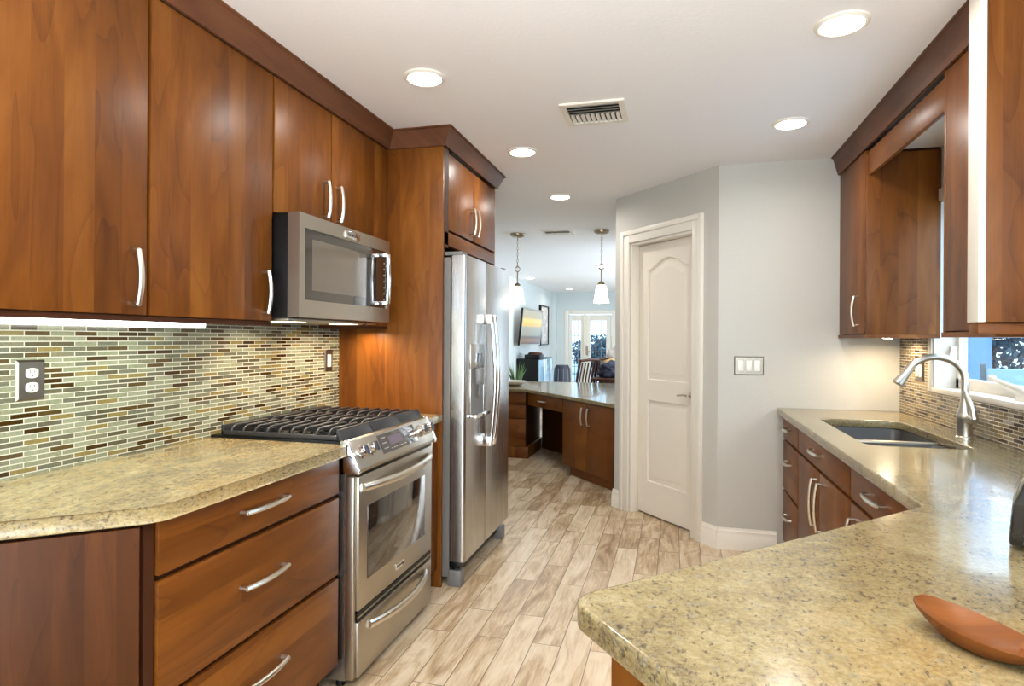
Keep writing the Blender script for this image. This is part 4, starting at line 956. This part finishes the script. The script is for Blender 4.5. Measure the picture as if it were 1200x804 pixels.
# ------------------------------------------------------------------ living room
def glazed_door(name, x0, x1, z1, rail, muntin_x, muntin_z):
    y0 = 14.53
    d = struct(name, MB().box(x0, x0 + rail, y0, y0 + 0.04, 0.02, z1).box(x1 - rail, x1, y0, y0 + 0.04, 0.02, z1).box(x0 + rail, x1 - rail, y0, y0 + 0.04, 0.02, 0.30).box(x0 + rail, x1 - rail, y0, y0 + 0.04, z1 - 0.14, z1), 'white', 0.004)
    obj('pane', MB().box(x0 + rail, x1 - rail, y0 + 0.016, y0 + 0.022, 0.30, z1 - 0.14), 'glass', d)
    mb = MB()
    for i in range(1, muntin_x): x = x0 + rail + (x1 - x0 - 2 * rail) * i / muntin_x; mb.box(x - 0.006, x + 0.006, y0 + 0.008, y0 + 0.03, 0.30, z1 - 0.14)
    for i in range(1, muntin_z): z = 0.30 + (z1 - 0.44) * i / muntin_z; mb.box(x0 + rail, x1 - rail, y0 + 0.008, y0 + 0.03, z - 0.006, z + 0.006)
    obj('muntins', mb, 'greyplastic', d); return d
glazed_door('window_2', BX0 + 0.01, BX1, 1.885, 0.07, 3, 8)
d = glazed_door('door_2', BX2, BX3 - 0.01, 1.885, 0.12, 3, 6)
obj('handle', MB().box(BX2 + 0.03, BX2 + 0.06, 14.50, 14.53, 0.93, 1.15).tube([(BX2 + 0.045, 14.50, 1.02), (BX2 + 0.045, 14.47, 1.02), (BX2 + 0.13, 14.47, 1.02)], 0.01, 8), 'brass', d)
struct('trim_6', MB().box(BX0 - 0.09, BX0, 14.485, 14.50, 0, 1.99).box(BX3, BX3 + 0.09, 14.485, 14.50, 0, 1.99).box(BX0, BX3, 14.485, 14.50, 1.90, 1.99).box(BX1, BX2, 14.485, 14.58, 0, 1.90), 'white', 0.004)
# television on the left wall
c = thing('television', 'wall mounted flat television tilted out from the pale wall', 'television', (-2.7, 12.4, 1.2))
A_, B_ = Vector((-2.70, 10.75)), Vector((-2.61, 12.02)); TTv = frame(A_.x, A_.y, math.degrees(math.atan2(B_.y - A_.y, B_.x - A_.x))); wv = (B_ - A_).length
def tilt(p): return TTv((p[0], p[1] + (p[2] - 1.2) * 0.10, p[2]))
obj('casing', MB(tilt).box(0, wv, -0.04, 0, 1.19, 1.87), 'black', c, 0.004)
obj('screen', MB(tilt).box(0.025, wv - 0.025, 0, 0.002, 1.215, 1.845), 'tv', c)
obj('bezel', MB(tilt).box(0, 0.022, 0, 0.006, 1.19, 1.87).box(wv - 0.022, wv, 0, 0.006, 1.19, 1.87).box(0.022, wv - 0.022, 0, 0.006, 1.19, 1.212).box(0.022, wv - 0.022, 0, 0.006, 1.848, 1.87), 'nickel', c)
obj('wall_bracket', MB().box(-2.829, -2.70, 11.3, 11.55, 1.42, 1.66), 'black', c)
c = thing('framed_picture', 'tall framed ink drawing on the wall beyond the television', 'picture', (-2.8, 13.8, 1.18))
obj('picture_frame', MB().box(-2.828, -2.775, 12.93, 12.96, 1.17, 2.04).box(-2.828, -2.775, 13.74, 13.77, 1.17, 2.04).box(-2.828, -2.775, 12.96, 13.74, 1.17, 1.195).box(-2.828, -2.775, 12.96, 13.74, 2.015, 2.04), 'black', c)
obj('drawing', MB().box(-2.828, -2.80, 12.96, 13.74, 1.195, 2.015), 'art', c)
# sideboard, box on it, drum, plant
c = thing('sideboard', 'black sideboard with pale glossy doors against the living room wall', 'sideboard', (-2.62, 11.7, 0))
obj('body', MB().box(-2.82, -2.42, 11.0, 12.35, 0.06, 0.94), 'black', c, 0.004)
for a, b in ((11.02, 11.98), (12.0, 12.33)): obj('door', MB().box(-2.42, -2.40, a, b, 0.08, 0.92), 'sidefront', c, 0.003)
for x in (-2.78, -2.46):
    for y in (11.04, 12.31): obj('leg', MB().box(x - 0.02, x + 0.02, y - 0.02, y + 0.02, 0, 0.06), 'black', c)
c = thing('record_player', 'dark box shaped player with domed lid on the black sideboard', 'player', (-2.55, 11.25, 0.94))
obj('case', MB().box(-2.68, -2.40, 11.02, 11.42, 0.94, 1.02), 'black', c, 0.006)
obj('lid', MB().lathe([(0.14, 0.0), (0.13, 0.03), (0.10, 0.045)], (-2.52, 11.22, 1.02), 20), 'dwood', c)
c = thing('drum_stool', 'dark round drum stool with rope cords beside the sideboard', 'stool', (-2.13, 11.9, 0))
obj('shell', MB().lathe([(0.12, 0.0), (0.15, 0.20), (0.165, 0.5), (0.15, 0.74), (0.12, 0.80)], (-2.13, 11.9, 0), 28), 'drum', c)
mb = MB()
for i in range(10):
    t = 2 * math.pi * i / 10; mb.tube([(-2.13 + r * math.cos(t), 11.9 + r * math.sin(t), z) for r, z in ((0.124, 0.02), (0.154, 0.20), (0.168, 0.5), (0.154, 0.74))], 0.006, 6)
obj('cords', mb, 'rope', c)
c = thing('potted_plant', 'spiky green potted plant in front of the black sideboard', 'plant', (-2.38, 9.3, 0))
obj('pot', MB().lathe([(0.12, 0), (0.14, 0.3), (0.15, 0.62), (0.135, 0.62), (0.13, 0.58)], (-2.38, 9.3, 0), 20), 'pot', c)
mb = MB()
for i in range(26):
    t = random.uniform(0, 6.28); L = random.uniform(0.20, 0.40); sp = random.uniform(0.03, 0.17); bx_, by_ = -2.38 + 0.05 * math.cos(t), 9.3 + 0.05 * math.sin(t)
    mb.tube([(bx_, by_, 0.58), (bx_ + sp * .4 * math.cos(t), by_ + sp * .4 * math.sin(t), 0.58 + L * .55), (bx_ + sp * math.cos(t), by_ + sp * math.sin(t), 0.58 + L)], [0.016, 0.013, 0.002], 6, 0.35)
obj('leaves', mb, 'leaf', c)
# dining table, two chairs, coats
c = thing('dining_table', 'dark wooden dining table with coats heaped on it', 'table', (-0.55, 9.2, 0))
obj('tabletop', MB().box(-1.12, 0.15, 8.45, 10.0, 0.74, 0.775), 'dwood', c, 0.006)
obj('apron', MB().box(-1.00, 0.09, 8.52, 9.93, 0.66, 0.74), 'dwood', c)
for x in (-0.97, 0.06):
    for y in (8.56, 9.89): obj('leg', MB().box(x - 0.035, x + 0.035, y - 0.035, y + 0.035, 0, 0.66), 'dwood', c, 0.004)
c = thing('dining_chair', 'dark slatted dining chair nearer the camera at the coat heaped table', 'chair', (-1.39, 8.75, 0), 'dining chairs')
TC = frame(-1.39, 8.75, 128)                    # s = right, d out towards the chair's front
TC = (lambda base: (lambda p: base((p[0], -p[1], p[2]))))(frame(-1.39, 8.75, 58))
def chair(c, T):
    obj('seat', MB(T).box(-0.21, 0.21, -0.20, 0.22, 0.44, 0.475), 'dwood', c, 0.008)
    for s in (-0.19, 0.19):
        obj('leg', MB(T).box(s - 0.018, s + 0.018, 0.17, 0.206, 0, 0.44), 'dwood', c, 0.003)
        obj('back_post', MB(T).tube([(s, -0.19, 0.0), (s, -0.185, 0.45), (s, -0.215, 0.75), (s, -0.275, 1.03)], 0.019, 8), 'dwood', c)
    for k in range(5):
        s = -0.13 + 0.065 * k; obj('slat', MB(T).tube([(s, -0.192, 0.50), (s, -0.212, 0.75), (s, -0.262, 0.98)], 0.013, 6, 0.6), 'dwood', c)
    obj('top_rail', MB(T).tube([(-0.20, -0.270, 1.01), (0, -0.285, 1.025), (0.20, -0.270, 1.01)], [0.032, 0.036, 0.032], 8, 0.6), 'dwood', c)
    obj('bottom_rail', MB(T).box(-0.18, 0.18, -0.203, -0.180, 0.48, 0.52), 'dwood', c)
chair(c, TC)
dup(c, (0.12, 0.66, 0), 'dark slatted dining chair farther back at the coat heaped table')
def cloth(name, label, mat, cx, cy, cz, rx, ry, rz, seed):
    bm = bmesh.new(); bmesh.ops.create_icosphere(bm, subdivisions=4, radius=1.0)
    for v in bm.verts:
        p = v.co.copy(); n_ = noise.noise(p * 1.6 + Vector((seed, 0, 0))) * 0.35 + noise.noise(p * 4.2 + Vector((0, seed, 0))) * 0.16 + abs(noise.noise(p * 2.6 + Vector((0, 0, seed)))) * 0.25
        q = p * (1 + n_); v.co = (cx + q.x * rx, cy + q.y * ry, max(cz, cz + (q.z + 0.75) * rz))
    mb = MB(); bm.verts.index_update(); mb.add([tuple(v.co) for v in bm.verts], [tuple(v.index for v in f.verts) for f in bm.faces]); bm.free()
    tag(obj(name, mb, mat, smooth=180), label, 'clothing')
cloth('folded_coat', 'navy coat crumpled at the edge of the dining table', 'navycloth', -0.90, 8.80, 0.776, 0.15, 0.20, 0.12, 3.1)
cloth('folded_coat', 'tan coat heaped behind the navy coat on the dining table', 'tancloth', -0.92, 9.26, 0.776, 0.16, 0.22, 0.13, 8.4)
cloth('folded_coat', 'pale grey coat piled highest on the dining table', 'greycloth', -0.86, 9.78, 0.776, 0.19, 0.20, 0.24, 5.7)

# ------------------------------------------------------------------ outside
struct('ground', MB().box(1.54, 30, -6, 40, -0.12, -0.06).box(-12, 1.54, 14.7, 40, -0.12, -0.06), 'patio')
o = struct('wall_patio', MB().box(2.83, 3.02, 7.07, 7.3, -0.06, 2.6).box(3.42, 3.66, 9.0, 9.2, -0.06, 2.6), 'paleblue')
c = thing('patio_chair', 'pale blue patio armchair seen through the kitchen window', 'chair', (3.0, 6.2, -0.06))
TPC = frame(2.93, 6.25, -28)
obj('seat', MB(TPC).box(-0.26, 0.26, -0.50, 0.0, 0.36, 0.42), 'patiochair', c, 0.01)
obj('backrest', MB(lambda p: TPC((p[0], p[1] + (p[2] - 0.4) * 0.22, p[2]))).box(-0.26, 0.26, -0.02, 0.02, 0.42, 1.08), 'patiochair', c, 0.012)
for q in (-0.29, 0.29): obj('arm', MB(TPC).tube([(q, -0.48, -0.05), (q, -0.48, 0.62), (q, 0.0, 0.68), (q, 0.16, 1.12)], 0.022, 8), 'greyplastic', c)
for q in (-0.24, 0.24): obj('leg', MB(TPC).tube([(q, -0.02, 0.37), (q, 0.06, -0.06)], 0.02, 8), 'greyplastic', c)
def tree(label, x, y, h, r, seed):
    rnd = random.Random(seed); c = thing('garden_tree', label, 'tree', (x, y, -0.06), 'garden trees')
    obj('trunk', MB().tube([(x, y, -0.06), (x + 0.1, y, h * .4), (x, y + 0.1, h * .75)], [0.12, 0.09, 0.04], 8), 'dwood', c)
    mb = MB()
    for i in range(3000):
        u = Vector((rnd.gauss(0, 1), rnd.gauss(0, 1), rnd.gauss(0, 1))).normalized() * rnd.random() ** 0.4
        p = Vector((x + u.x * r, y + u.y * r, h * 0.5 + u.z * h * 0.5)); a = Vector((rnd.gauss(0, 1), rnd.gauss(0, 1), rnd.gauss(0, 1))).normalized() * 0.075; b = a.cross(Vector((rnd.gauss(0, 1), 0.3, rnd.gauss(0, 1)))).normalized() * 0.045
        mb.add([p - a, p + b, p + a, p - b], [(0, 1, 2, 3)])
    obj('foliage', mb, 'tree', c)
for lab, x, y, h, r, s in (('leafy tree behind the patio chair through the kitchen window', 5.8, 10.4, 3.4, 1.15, 1), ('leafy tree at the edge of the kitchen window view', 6.6, 7.9, 3.4, 1.25, 2), ('leafy tree beyond the patio column through the kitchen window', 5.4, 12.9, 3.4, 1.15, 3),
                          ('leafy tree outside the glazed living room door', -2.9, 24.5, 1.5, 1.2, 4)):
    tree(lab, x, y, h, r, s)
